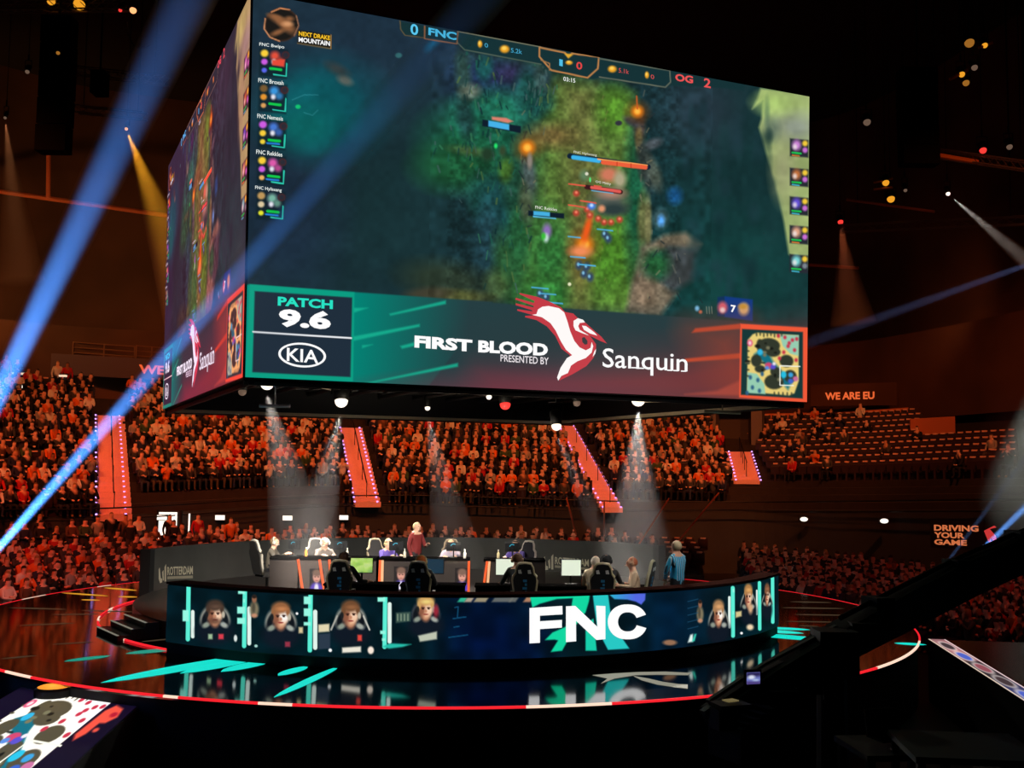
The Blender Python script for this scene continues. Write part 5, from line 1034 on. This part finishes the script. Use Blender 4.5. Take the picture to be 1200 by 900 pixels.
o = MB(); o.box((0, 0, .006), (.13, .1, .012), .0); o = o.build('note_pad', mat('glowing_cream_paper', (224, 206, 150), .8, emit=(190, 170, 110), strength=.25), None, False, tuple(at_d(856, 821.5, 10.9)), .5); tag(o, 'cream note pad lying on the control tray at the low end of the crane', 'note pad')  # faint emission in the paper stands in for light falling on it
# dark production desks low in the foreground
def prod_desk(label, px, py, d, w, dp, h, rz, topc):
    p = at_d(px, py, d); t = thing('production_desk', label, 'desk', (p.x, p.y, FLOOR_Z), rz); hh = p.z-FLOOR_Z
    MB().box((0, 0, hh-.03), (w, dp, .05)).build('desktop', mat('desk_top_%d' % px, topc, .5), t)
    for i in (-1, 1):
        for j in (-1, 1): MB().box((i*(w/2-.05), j*(dp/2-.05), (hh-.05)/2), (.06, .06, hh-.05)).build('leg', DARK, t)
    MB().box((0, dp/2-.02, hh/2), (w-.1, .02, hh*.7)).build('back_panel', DARK, t); return t, p
prod_desk('dark green-lit production desk in the bottom right corner', 1130, 872, 9.0, 1.0, .9, .7, -.1, (44, 66, 58))
prod_desk('dark production desk with a laptop below the crane', 1045, 872, 9.6, .75, .7, .7, .1, (26, 32, 32))
lp_ = at_d(1045, 866, 9.6); lt_ = thing('laptop', 'dark laptop standing open on the production desk below the crane', 'laptop', tuple(lp_), .3); MB().box((0, 0, .012), (.34, .24, .02)).build('keyboard_base', DARK, lt_); l2 = MB(); l2.box((0, .13, .12), (.34, .015, .22), tilt=-.2); l2.build('lid', mat('teal_grey_plate'), lt_)
op = at_d(1197, 900, 7.6); stage_person('dark silhouetted crew member at the bottom right corner', (op.x, op.y, FLOOR_Z), -.9+PI, standing(), (20, 20, 22), hair=(30, 24, 22), headset=(60, 60, 62))
# ------------------------------------------------------------------ aisles, boards, signs, rig
AISLE_LB = ['pink-lit tier stair at the left, nearest the hanging cube', 'pink-lit tier stair left of centre under the cube', 'narrow pink-lit tier stair right of centre under the cube', 'wide pink-lit tier stair below the grey entrance on the right']
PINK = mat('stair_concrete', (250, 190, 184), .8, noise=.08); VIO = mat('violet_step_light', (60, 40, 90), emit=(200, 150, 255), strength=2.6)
for (s, hw), lb, top in zip(AISLES, AISLE_LB, (11, 10, 11, 9)):
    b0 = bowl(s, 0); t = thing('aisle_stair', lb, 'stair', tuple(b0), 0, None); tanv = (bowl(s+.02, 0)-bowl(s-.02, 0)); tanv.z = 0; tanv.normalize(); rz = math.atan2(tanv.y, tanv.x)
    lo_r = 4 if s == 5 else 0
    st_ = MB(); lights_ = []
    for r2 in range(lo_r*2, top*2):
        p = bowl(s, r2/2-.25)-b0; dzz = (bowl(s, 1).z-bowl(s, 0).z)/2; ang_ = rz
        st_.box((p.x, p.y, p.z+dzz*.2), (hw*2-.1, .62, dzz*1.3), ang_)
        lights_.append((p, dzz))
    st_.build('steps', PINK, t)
    for p, dzz in lights_[::1]:
        for k in (-1, 1):
            l = MB(); q_ = p+tanv*k*(hw-.12); l.box((q_.x, q_.y-.32, q_.z+dzz*.9), (.07, .05, .06), rz); l.build('step_light', VIO, t)
    h_ = MB(); a_, b_ = bowl(s, lo_r)-b0, bowl(s, top-1)-b0; h_.tube([a_+Vector((0, -.1, .95)), b_+Vector((0, 0, 1.0))], .025, 6)
    for k in range(5): c_ = a_.lerp(b_, k/4); h_.tube([c_, c_+Vector((0, 0, 1.0))], .02, 6)
    h_.build('handrail', BLACK_METAL, t)
# grey entrance box above the right-hand stair
def bowl_box(name, label, cat, s0, s1, r, z0, z1, depth, m):
    a, b = bowl(s0, r), bowl(s1, r); c = (a+b)/2; d = b-a; d.z = 0; o = thing(name, label, cat, (c.x, c.y, z0), math.atan2(d.y, d.x)); return o, d.length
e, w = bowl_box('entrance_portal', 'grey open entrance portal at the head of the right-hand stair', 'entrance', 4.83, 5.17, 9.6, bowl(5, 9).z+.1, 0, 0, None)
G_ = mat('grey_portal', (112, 104, 98), .8)
for k, wd in ((-1, .14), (1, .6)): MB().box((k*(w/2-.1), .9, 1.2), (wd, 1.8, 2.5)).build('side_wall', G_, e)
MB().box((0, .9, 2.5), (w, 1.8, .12)).build('lintel', G_, e); MB().box((0, 1.8, 1.2), (w, .1, 2.4)).build('back_panel', mat('portal_dark', (70, 62, 54), .9), e)
# orange-lit walls at the head of the tier
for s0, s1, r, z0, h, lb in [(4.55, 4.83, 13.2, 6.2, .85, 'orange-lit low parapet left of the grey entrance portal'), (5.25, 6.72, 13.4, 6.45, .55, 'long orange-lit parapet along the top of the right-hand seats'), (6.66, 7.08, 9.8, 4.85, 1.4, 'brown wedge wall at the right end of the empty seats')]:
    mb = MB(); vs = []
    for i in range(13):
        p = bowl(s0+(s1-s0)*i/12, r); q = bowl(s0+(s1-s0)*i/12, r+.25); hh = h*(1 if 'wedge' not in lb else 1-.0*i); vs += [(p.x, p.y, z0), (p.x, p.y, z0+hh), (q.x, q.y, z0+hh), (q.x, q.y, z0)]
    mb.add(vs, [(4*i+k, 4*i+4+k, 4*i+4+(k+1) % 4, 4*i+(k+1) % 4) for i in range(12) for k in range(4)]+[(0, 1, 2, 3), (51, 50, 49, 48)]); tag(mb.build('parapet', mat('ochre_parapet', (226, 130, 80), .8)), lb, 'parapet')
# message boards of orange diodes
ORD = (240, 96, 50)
def on_wall(px, py, d): return at_d(px, py, d)
def board(name, label, px0, py0, px1, py1, hgt, d0, d1, texts, bg):
    a, b = at_d(px0, py0, d0), at_d(px1, py1, d1); o = thing(name, label, 'sign', tuple(a)); ex = b-a; up_ = Vector((0, 0, hgt/F_PX*(d0+d1)/2)); nn = ex.cross(up_).normalized(); nn = nn if nn.y < 0 else -nn
    mb = MB(); q = [Vector((0, 0, 0)), ex, ex-up_, -up_]; mb.prism([0, 1, 2, 3], lambda i: q[i], lambda i: q[i]-nn*.12); mb.build('board', bg, o)
    for tx, u0, u1, v0, v1, col in texts:
        l = MB(); letter(l, tx, [(u0, v0), (u1, v0), (u1, v1), (u0, v1)], lambda u, v: ex*u-up_*v+nn*.02, col, .035); l.build('lettering', SCREEN, o)
    return o
BG = mat('dim_board', (60, 30, 20), .7, emit=(30, 13, 7), strength=1)
board('message_board', 'long dark message board reading WE ARE EU left of the cube', 60, 414, 268, 426, 24, 58.0, 59.5, [('WE ARE EU', .49, .96, .3, .75, ORD)], BG)
board('message_board', 'dark message board reading WE ARE EU right of the cube', 950, 451, 1050, 448, 26, 61.5, 57.5, [('WE ARE EU', .18, .76, .38, .72, (236, 100, 50))], mat('dark_brown_wall'))
board('message_board', 'wall sign reading DRIVING YOUR GAME at the far right', 1090, 610, 1152, 611, 32, 41, 39.2, [('DRIVING', .08, .92, .15, .37, (206, 110, 66)), ('YOUR', .08, .66, .42, .63, (206, 110, 66)), ('GAME', .08, .7, .68, .88, (206, 110, 66))], mat('dim_board_grey', (40, 30, 26), .7))
em = thing('red_emblem_sign', 'red jagged wing-shaped emblem right of the DRIVING YOUR GAME sign', 'sign', tuple(at_d(1172, 630, 38.4)))
for pts in [[(1153, 622), (1158, 634), (1164, 640), (1160, 630), (1166, 636), (1170, 640), (1167, 628), (1160, 620), (1168, 618), (1165, 616)], [(1188, 622), (1184, 634), (1176, 640), (1180, 630), (1172, 638), (1178, 626)]]:
    m_ = MB(); m_.prism(pts, lambda p: at_d(p[0], p[1], 38.4)-Vector(em.location), lambda p: at_d(p[0], p[1], 38.5)-Vector(em.location)); m_.build('wing', mat('red_diodes', (80, 10, 10), emit=(206, 56, 56), strength=.9), em)
def fascia(px, off=.3):
    best = min((abs(proj(bowl(SMAX*i/600, 0, -.6))[0]-px), i) for i in range(601))[1]; return bowl(SMAX*best/600, 0).y-off
# exit lamps on the fascia and the lit doorway
WHL = mat('white_lamp', (200, 200, 200), emit=(250, 246, 232), strength=1.3)
for i, (px, py, d, lb, w_) in enumerate([(190, 606.5, 47.2, 'white exit lamp above the lit doorway', .4), (258, 606.5, 48.2, 'white exit lamp first to the right of the lit doorway', .4), (337, 607, 49.3, 'white exit lamp second to the right of the lit doorway', .42), (403, 606.5, 50, 'white exit lamp on the fascia right above the chin-resting player', .4), (942, 608.5, 48.6, 'oval white lamp on the black fascia behind the crane, left one', .36), (1036, 610.5, 44.8, 'oval white lamp on the black fascia behind the crane, right one', .36), (1177, 476, 52, 'tiny white lamp above the right end of the seats', .2)]):
    p = at_d(px, py, fascia(px, .3 if px < 900 else .7) if py > 600 else d); o = thing('exit_lamp', lb, 'lamp', tuple(p)); MB().box((0, .05, 0), (w_+.06, .1, .26)).build('housing', BLACK_METAL, o); (MB().box((0, -.02, 0), (w_, .06, .2)) if px < 900 else MB().ball((0, -.02, 0), (w_/2, .06, .1), 16, 8)).build('diffuser', WHL, o)
p = at_d(195, 634, fascia(195)-.1); dw = thing('lit_doorway', 'bright white doorway in the fascia with people passing before it', 'doorway', tuple(p)); MB().box((0, .1, .55), (.75, .06, 1.3)).build('bright_opening', WHL, dw); MB().box((-.42, .1, .6), (.08, .14, 1.4)).build('frame', BLACK_METAL, dw); MB().box((.9, .1, .55), (.05, .06, 1.2)).build('light_slit', WHL, dw); MB().box((.55, .1, .6), (.1, .14, 1.4)).build('frame', BLACK_METAL, dw)
for px, py, w_, h_, lb in [(24, 459, 17, 14, 'left bright concourse window above the left stand'), (72, 461, 13, 12, 'right bright concourse window above the left stand')]:
    p = at_d(px, py, 57.2); o = thing('concourse_window', lb, 'window', tuple(p)); k = 57.2/F_PX; MB().box((0, .1, 0), (w_*k, .06, h_*k)).build('pane', WHL, o); fr_ = MB(); fr_.tube([(sx*(w_*k*.5+.04), .12, sz*(h_*k*.5+.04)) for sx, sz in ((-1, -1), (1, -1), (1, 1), (-1, 1))], .05, 6, closed=True); fr_.build('frame', BLACK_METAL, o)
for px, py, w_, lb in [(27, 451, 20, 'left thin ceiling strip light over the concourse'), (74, 453, 17, 'right thin ceiling strip light over the concourse'), (22, 438, 20, 'upper faint strip light over the concourse'), (72, 440.5, 12, 'small upper strip light over the concourse')]:
    p = at_d(px, py, 56.2); k = 56.2/F_PX; o = thing('strip_light', lb, 'lamp', tuple(p)); MB().box((0, 0, 0), (w_*k, .2, .1)).build('tube', mat('warm_lamp', (200, 180, 160), emit=(236, 210, 180), strength=1.0 if py > 445 else .6), o); MB().box((0, .03, .09), (w_*k+.1, .24, .06)).build('housing', BLACK_METAL, o)
# walkway rails above the boards on the left
for x0, x1, y0, y1, lb in [(86, 158, 401, 406, 'left dark walkway railing above the message board'), (160, 196, 405, 408, 'right dark walkway railing beside the cube'), (0, 84, 410, 413, 'faint walkway railing above the left stand')]:
    a, b = at_d(x0, y0, 59), at_d(x1, y1, 60); o = thing('walkway_railing', lb, 'railing', tuple(a)); ex = b-a; up_ = Vector((0, 0, .28))
    for k in range(4): MB().tube([-up_*k, ex-up_*k], .03, 6).build('rail', mat('rust_brown_metal', (120, 84, 60), .6), o)
    for k in range(3): MB().tube([ex*(k/2)+up_*.1, ex*(k/2)-up_*3.6], .04, 6).build('post', mat('rust_brown_metal'), o)
# roof edge beams
for (x0, y0, d0, x1, y1, d1, r, lb) in [(-30, 220, 57, 262, 262, 60, .13, 'rust-lit roof-edge beam passing behind the cube on the left'), (930, 309, 62, 1006, 314, 60, .09, 'rust-lit roof-edge beam stub right of the cube'), (992, 234, 50, 1095, 248, 48, .06, 'dim slanting rigging bar below the amber lamps')]:
    a, b = at_d(x0, y0, d0), at_d(x1, y1, d1); o = MB(); o.tube([Vector((0, 0, 0)), b-a], r, 8); tag(o.build('roof_beam', mat('rust_beam', (190, 96, 54), .7, emit=(70, 28, 12), strength=.0), None, False, tuple(a)), lb, 'beam')
a = at_d(57, 160, 56); o = MB(); o.tube([(0, 0, 0), tuple(at_d(56.5, 232, 56.6)-a)], .12, 8); tag(o.build('roof_post', mat('rust_beam'), None, False, tuple(a)), 'short rust post standing on the roof-edge beam', 'post')
# hanging speaker columns
for x0, x1, y0, y1, d, lb in [(52, 80, 20, 180, 40, 'tall black hanging speaker column at the upper left'), (110, 124, 84, 112, 44, 'small dark round-edged hanging speaker by the blue beam'), (1054, 1098, 80, 195, 42, 'black hanging speaker column at the upper right')]:
    a, b = at_d(x0, y0, d), at_d(x1, y1, d); w_, h_ = b.x-a.x, a.z-b.z; o = thing('hanging_speaker', lb, 'speaker', ((a.x+b.x)/2, d, b.z)); n_ = 5 if h_ > 2 else 1
    for k in range(n_): MB().box((0, .1*math.sin(k*.6), h_*(k+.5)/n_), (w_, .7, h_/n_*.94)).build('cabinet', mat('pitch_black_grille', (3, 3, 3), 1, spec=.05), o)
    MB().tube([(0, 0, h_), (0, 0, 25.8-b.z)], .04, 6).build('hoist_cable', DARK, o)
def truss(label, a, b, s=.35, n=14):
    o = thing('lighting_truss', label, 'truss', tuple(a)); ex = b-a; t = ex.normalized(); sd = t.cross(Vector((0, 0, 1))).normalized()*s/2; u = Vector((0, 0, s/2)); c = [sd+u, sd-u, -sd-u, -sd+u]
    m = MB()
    for k in c: m.tube([k, ex+k], .03, 6)
    m.build('chord', mat('dull_steel', (104, 84, 70), .45, .6), o); m = MB()
    for i in range(n):
        for j in range(4): m.tube([ex*(i/n)+c[j], ex*((i+1)/n)+c[(j+1) % 4]], .014, 5)
    m.build('lattice', mat('dull_steel'), o)
    for t_ in (.1, .9): m = MB(); q_ = ex*t_; m.tube([q_+u, Vector((q_.x, q_.y, 25.75-a.z))], .02, 6); m.build('hoist_cable', DARK, o)
    return o
truss('steel lighting truss across the upper left beside the blue beam', at_d(60, 80, 46), at_d(196, 95, 44)); truss('lower steel lighting truss at the upper left beam', at_d(90, 128, 45), at_d(170, 136, 44), .3, 8)
truss('steel lighting truss high at the upper left corner', at_d(-10, 8, 40), at_d(150, 6, 40)); truss('dark lighting truss at the right edge under the roof', at_d(1085, 178, 44), at_d(1210, 196, 42)); truss('dark lighting truss above the right-hand stand', at_d(985, 268, 52), at_d(1210, 258, 46))
LM = {'amber': ((240, 160, 40), 1.0), 'dim': ((170, 110, 40), .8), 'red': ((240, 56, 50), 1.3), 'white': ((255, 240, 220), 1.6), 'warm': ((255, 170, 110), 1.5), 'brown': ((120, 96, 80), .7)}
def fixture(label, px, py, d, kind, r=.12, aim=(0, -.5, -1), z=None):
    """moving lamp head hung from a clamp"""
    p = at_d(px, py, d) if z is None else at_z(px, py, z); aim = Vector(aim).normalized(); o = thing('stage_lamp', label, 'lamp', tuple(p))
    c, s = LM[kind]; lm = mat('lens_'+kind, tuple(x//3 for x in c), emit=c, strength=s)
    h = MB(); h.tube([-aim*.02, -aim*.35, -aim*.42], [r*1.1, r*1.25, r*.6], 14); h.build('head', DARK, o, True)
    l = MB(); l.ball((0, 0, 0), (r, r, r), 14, 8); l.build('lens', lm, o, True)
    sd = aim.cross(Vector((0, 1, 0.01))).normalized()*r*1.5; c_ = -aim*.2; y = MB(); y.tube([c_+sd, c_+sd+Vector((0, 0, .4)), c_-sd+Vector((0, 0, .4)), c_-sd], .025, 6); y.build('yoke', DARK, o); y = MB(); y.tube([c_+Vector((0, 0, .4)), c_+Vector((0, 0, .7))], .04, 6); y.build('clamp', DARK, o); y = MB(); y.tube([c_+Vector((0, 0, .7)), Vector((c_.x, c_.y, (25.75 if z is None else 6.2)-p.z))], .015, 6); y.build('drop_pipe', DARK, o); return p
for a in [('red lamp left of the pair with a hanging cable, upper left', 141, 12, 40, 'red', .07), ('bright warm lamp of the pair with a hanging cable, upper left', 156, 12, 40, 'warm', .13), ('amber lamp cut by the top edge beside the speaker column', 60, 1, 40, 'amber', .16), ('wide amber lamp on the top-edge truss', 93, 5, 40, 'amber', .22), ('dim amber lamp below the speaker column head', 68, 62, 39, 'dim', .07), ('warm lamp above the left rust beam', 32, 84, 50, 'brown', .1),
          ('small red lamp low on the speaker column', 49, 132, 40, 'red', .06), ('red and white lamp at the foot of the speaker column', 48.5, 149, 40, 'warm', .11), ('amber spot throwing a cone beside the blue beam', 148, 151, 45, 'warm', .07), ('pale spot at the far left edge throwing a brown cone', 6, 138, 50, 'brown', .07),
          ('top amber lamp of the upper right cluster', 1136, 50, 44, 'dim', .2), ('second amber lamp of the upper right cluster', 1154, 53, 44, 'amber', .12), ('amber lamp low in the upper right cluster', 1127, 87, 44, 'amber', .13), ('lowest amber lamp of the upper right cluster', 1132, 97, 44, 'dim', .14), ('pinkish lamp in the middle of the upper right cluster', 1142, 79, 44, 'brown', .13), ('red lamp on the right-hand truss', 1152, 176, 43, 'red', .14),
          ('upper amber lamp of the lone right-hand pair', 1038, 214, 50, 'amber', .16), ('lower yellow lamp of the lone right-hand pair', 1044, 233, 50, 'amber', .18), ('small red lamp right of the cube throwing a red cone', 985, 260, 55, 'red', .14), ('white spot throwing a pale cone at the right', 1111, 227, 46, 'white', .09), ('tiny grey lamp between the right-hand trusses', 1061, 223, 47, 'brown', .08), ('dim grey lamp right of the cube top corner', 1016, 143, 46, 'brown', .16), ('dim lamp at the right edge beside the red lamp', 1183, 172, 43, 'brown', .12)]: fixture(*a)
o = MB(); a = at_d(149, 26, 40); o.tube([Vector((0, 0, 0)), at_d(150, 40, 40)-a, at_d(157, 54, 40)-a, at_d(168, 57, 40)-a, at_d(176, 53, 40)-a], .03, 6); tag(o.build('hanging_cable', DARK, None, True, tuple(a)), 'black cable looping below the pair of lamps', 'cable')
# bars hung with amber gel flags
for x0, y0, x1, y1, d, r, lb in [(1113, 93, 1134, 82, 44, .07, 'amber-lit bar in the upper right lamp cluster'), (1147, 56, 1163, 50, 44, .06, 'upper amber-lit bar in the upper right lamp cluster'), (1024, 214, 1046, 209, 50, .05, 'upper amber-lit bar beside the lone right-hand lamps'), (1024, 222, 1046, 220, 50, .05, 'lower amber-lit bar beside the lone right-hand lamps'), (1100, 182, 1146, 190, 43, .1, 'red-lit bar on the right-hand truss')]:
    a, b = at_d(x0, y0, d), at_d(x1, y1, d); o = MB(); o.tube([Vector((0, 0, 0)), b-a], r, 8); tag(o.build('lamp_bar', mat('brass_bar', (226, 130, 50), .4, .5), None, False, tuple(a)), lb, 'bar')
# lamps under the cube
UND = [('bright white lamp under the cube, leftmost of the bright ones', 313, 449, 'white', .15), ('bright white lamp under the cube, second of the bright ones', 400, 470, 'white', .18), ('small white lamp under the cube near its middle', 501, 478, 'white', .08), ('small white lamp beside the red one under the cube', 573, 465, 'white', .07), ('glowing red lamp under the cube', 592, 474, 'red', .15), ('bright white lamp under the right side of the cube', 748, 468, 'white', .18), ('small white lamp over the narrow tier stair', 652, 499, 'white', .12), ('dim lamp under the left corner of the cube', 284, 459, 'brown', .1), ('dim green-tinted lamp under the cube right of the red one', 676, 472, 'brown', .1)]
UP = {}
for lb, px, py, k, r in UND: UP[px] = fixture(lb, px, py, 0, k, r, (.05, -.25, -1), z=5.35 if px != 652 else 4.62)
for x0, y0, x1, y1, z, lb in [(304, 475.5, 340, 476, 4.7, 'pale horizontal bar hung under the left of the cube'), (350, 447, 388, 456, 5.3, 'pale slanting bar hung under the cube'), (755, 470, 782, 470, 5.3, 'pale short bar beside the right lamp under the cube'), (825, 482, 868, 484, 4.9, 'pale bar at the right under edge of the cube')]:
    a, b = at_z(x0, y0, z), at_z(x1, y1, z); d_m = (a.y+b.y)/2; a, b = at_d(x0, y0, d_m), at_d(x1, y1, d_m); o = MB(); o.tube([Vector((0, 0, 0)), b-a], .035, 8); o.tube([(b-a)*.5, (b-a)*.5+Vector((0, 0, 6.2-a.z))], .015, 6); tag(o.build('lamp_bar', mat('pale_bar', (214, 196, 170), .4), None, False, tuple(a)), lb, 'bar')

for i in range(16):
    a = i*2.4; r_ = 1.2+i*.28; p = Vector((STC.x+r_*math.cos(a), STC.y+r_*math.sin(a)*.9, 5.3)); q_ = proj(p)
    fixture('unlit lamp head hung under the cube, %s from left' % nth(1+sum(1 for j in range(16) if proj(Vector((STC.x+(1.2+j*.28)*math.cos(j*2.4), STC.y+(1.2+j*.28)*math.sin(j*2.4)*.9, 5.3)))[0] < q_[0])), 0, 0, 0, 'brown', .08, (math.cos(a)*.4, math.sin(a)*.4, -1)) if False else None
for k, (x0, y0, x1, y1) in enumerate([(664, 584, 675, 626), (708, 588, 708, 628), (784, 584, 744, 645), (842, 578, 786, 645)]):
    a, b = at_d(x0, y0, 45.5), at_d(x1, y1, 42); o = MB(); o.tube([Vector((0, 0, 0)), b-a], .035, 6)
    tag(o.build('guy_wire', mat('rust_beam'), None, False, tuple(a)), ['short slanting rust wire right of the narrow tier stair foot', 'upright rust wire below the narrow tier stair', 'slanting rust wire left of the striped official', 'long slanting rust wire ending above the striped official'][k], 'cable')
# ------------------------------------------------------------------ light of the show
OR = (1, .22, .055)
for (x, y, z, tx, ty, tz, e, a) in [(-20, 30, 19, -20, 50, 4, 12500, 60), (-9, 32, 19, -10, 57, 4, 12500, 60), (2, 33, 19, 1, 58, 4, 12500, 60), (10, 33, 19, 10, 57, 4, 9500, 55), (17, 30, 19, 18, 50, 5, 9500, 55)]:
    light('SPOT', 'orange_wash_lamp', (x, y, z), e, OR, (tx, ty, tz), .3, a, .9)
for (x, y, z, tx, ty, tz, e, a) in [(-13, 24, 14, -16, 38, -.5, 8000, 70), (14, 22, 14, 14, 36, -.5, 1300, 70)]:
    light('SPOT', 'red_wash_lamp', (x, y, z), e, (1, .09, .04), (tx, ty, tz), .3, a, .9)
for px, e, t in [(313, 2000, (-6, 27, .4)), (400, 2500, (-3, 25.5, .4)), (501, 2000, (-1.5, 25, .4)), (748, 2400, (3, 24, .4)), (573, 1900, (0, 25, .4))]:
    p = UP[px]; light('SPOT', 'stage_spot', (p.x, p.y, p.z-.2), e, (1, .93, .82), t, .12, 75, .6)
# front keys for the players, with a narrow one added to brighten the official
light('SPOT', 'stage_key', (-7, 17.5, 9), 1300, (1, .93, .84), (-1.5, 26, .8), .3, 42, .7); light('SPOT', 'stage_key', (6.5, 19, 8.5), 1000, (1, .95, .9), (3.2, 22.4, 1.2), .25, 22, .8); light('SPOT', 'stage_key', (5, 18, 9), 1100, (1, .93, .84), (0, 25, .8), .3, 42, .7)
# dim amber wash on the roof and upper walls
for (x, y, z, tx, ty, tz, e, c) in [(-24, 51, 11, -26, 62, 17, 1300, (1, .42, .13)), (-14, 54, 11, -14, 66, 17, 900, (1, .36, .12)), (-34, 44, 11, -34, 60, 18, 1100, (1, .42, .12)), (20, 52, 11, 24, 62, 15, 150, (1, .34, .12)), (28, 44, 11, 32, 56, 15, 150, (1, .34, .12))]:
    light('SPOT', 'amber_wall_wash', (x, y, z), e, c, (tx, ty, tz), .5, 120, 1)
light('SPOT', 'added_banner_light', (-3, 27, 4.9), 500, (1, .95, .86), (-9.3, 30.2, .6), .2, 60, .9); light('SPOT', 'added_banner_light', (0, 29, 4.9), 650, (1, .93, .82), (1.5, 35.6, .6), .2, 75, .9)  # unseen spots added to brighten the lettered banner wall
light('SPOT', 'added_underside_light', (STC.x+.3, STC.y-1.6, .9), 2000, (1, .84, .62), (STC.x+.3, STC.y-1.2, 5), .2, 118, .5)  # added lamp, no stage fixture, brightening the underside of the cube
light('SPOT', 'far_team_spot', (-2, 23, 5.2), 2300, (1, .94, .86), (-3, 28.3, 1), .2, 70, .8)
# ------------------------------------------------------------------ haze lit by narrow lamps
def haze_mat(name, density, aniso=0.0, noise=False):
    m = bpy.data.materials.new(name); m.use_nodes = True; nt = m.node_tree; nt.nodes.remove(nt.nodes['Principled BSDF'])
    v = nt.nodes.new('ShaderNodeVolumeScatter'); v.inputs['Density'].default_value = density; v.inputs['Anisotropy'].default_value = aniso; v.inputs['Color'].default_value = (1, 1, 1, 1)
    nt.links.new(v.outputs[0], nt.nodes['Material Output'].inputs['Volume']); return m
def puff_mat(name, density):
    m = haze_mat(name, density); nt = m.node_tree; v = [n for n in nt.nodes if n.type == 'VOLUME_SCATTER'][0]
    tc = nt.nodes.new('ShaderNodeTexCoord'); mp = nt.nodes.new('ShaderNodeMapping'); mp.inputs['Location'].default_value = (-1, -1, -1); mp.inputs['Scale'].default_value = (2, 2, 2)
    ln = nt.nodes.new('ShaderNodeVectorMath'); ln.operation = 'LENGTH'; n = nt.nodes.new('ShaderNodeTexNoise'); n.inputs['Scale'].default_value = 2.2; n.inputs['Detail'].default_value = 3
    r = nt.nodes.new('ShaderNodeMapRange'); r.inputs['From Min'].default_value = 1.0; r.inputs['From Max'].default_value = .25; r.inputs['To Min'].default_value = 0; r.inputs['To Max'].default_value = density
    s = nt.nodes.new('ShaderNodeMath'); s.operation = 'MULTIPLY'; q = nt.nodes.new('ShaderNodeMapRange'); q.inputs['From Min'].default_value = .35; q.inputs['From Max'].default_value = .7; q.inputs['To Min'].default_value = .1
    L = nt.links.new; L(tc.outputs['Generated'], mp.inputs['Vector']); L(mp.outputs[0], ln.inputs[0]); L(ln.outputs['Value'], r.inputs['Value']); L(tc.outputs['Generated'], n.inputs['Vector']); L(n.outputs['Fac'], q.inputs['Value']); L(r.outputs[0], s.inputs[0]); L(q.outputs[0], s.inputs[1]); L(s.outputs[0], v.inputs['Density']); return m
def beam_of_light(label, a, b, half_deg, color, watts, density, start=.3, name='haze', blend=1.0, rad=.03):
    a, b = Vector(a), Vector(b); d = (b-a); L = d.length; d.normalize(); t = math.tan(math.radians(half_deg))
    mb = MB(); mb.tube([a+d*start, b], [start*t+rad, L*t+rad], 28); o = mb.build(name, haze_mat('haze_air', density)); tag(o, label, 'light beam', None, 'stuff')
    light('SPOT', 'haze_lamp', tuple(a), watts, color, tuple(b), .02, half_deg*2, blend)
BLUE = (.07, .3, 1.0)
beam_of_light('broad blue light beam slanting up across the upper left', at_d(-187, 850, 16.5), at_d(262, -90, 20), 2.0, BLUE, 520000, .28)
beam_of_light('blue light beam crossing before the left stand and the cube corner', at_d(-131, 790, 16.3), at_d(640, -90, 17.2), 1.5, BLUE, 360000, .38)
beam_of_light('narrow blue light beam rising behind the crane at the right', at_d(1080, 713, 20), at_d(1330, 470, 20.5), 1.6, (.12, .36, 1.0), 90000, .08)
beam_of_light('faint blue light beam beside the narrow one behind the crane', at_d(1062, 722, 22), at_d(1215, 520, 22.5), 1.2, (.16, .34, .8), 14000, .06)
beam_of_light('pale blue light beam coming in from the right edge below the lamps', at_d(1400, 240, 34), at_d(930, 408, 36), 1.1, (.3, .4, .9), 60000, .05)
beam_of_light('amber light cone hanging beside the broad blue beam', at_d(148, 151, 44.6), at_d(250, 420, 44.2), 9, (1, .4, .02), 9000, .08)
beam_of_light('red light cone right of the cube', at_d(985, 261, 54.8), at_d(1000, 380, 54.6), 12, (1, .22, .08), 700, .12)
beam_of_light('pale light cone below the white spot at the right', at_d(1112, 228, 45.8), at_d(1262, 356, 45.4), 5, (1, .85, .75), 3000, .12)
beam_of_light('brown light cone at the far left edge', at_d(6, 139, 49.8), at_d(26, 330, 49.4), 7, (1, .34, .12), 1800, .08)
for px, tx, lb, w, hd in ((313, 368, 'pale light shaft below the leftmost bright lamp of the cube', 4200, 10), (400, 352, 'pale light shaft below the second bright lamp of the cube', 6500, 10), (748, 744, 'pale light shaft below the right bright lamp of the cube', 9500, 16), (501, 545, 'thin pale light shaft below the small white lamp of the cube', 2400, 7), (652, 735, 'pale light shaft falling over the narrow tier stair', 2600, 8)):
    p = UP[px]; beam_of_light(lb, p-Vector((0, 0, .21)), at_z(tx, 692, .45), hd, (1, .93, .84), w, .014, .1)
hz = MB(); c = at_d(1205, 545, 36); hz.ball((0, 0, 0), (1.9, 1.4, 3.0), 24, 14); tag(hz.build('haze', puff_mat('haze_puff', .3), None, False, tuple(c)), 'grey puff of stage smoke at the right edge above the blue beams', 'smoke', None, 'stuff')
light('SPOT', 'haze_lamp', tuple(at_d(1262, 330, 36.5)), 5200, (.9, 1, .86), tuple(c), .05, 20, 1)  # unseen lamp added to light the smoke puff
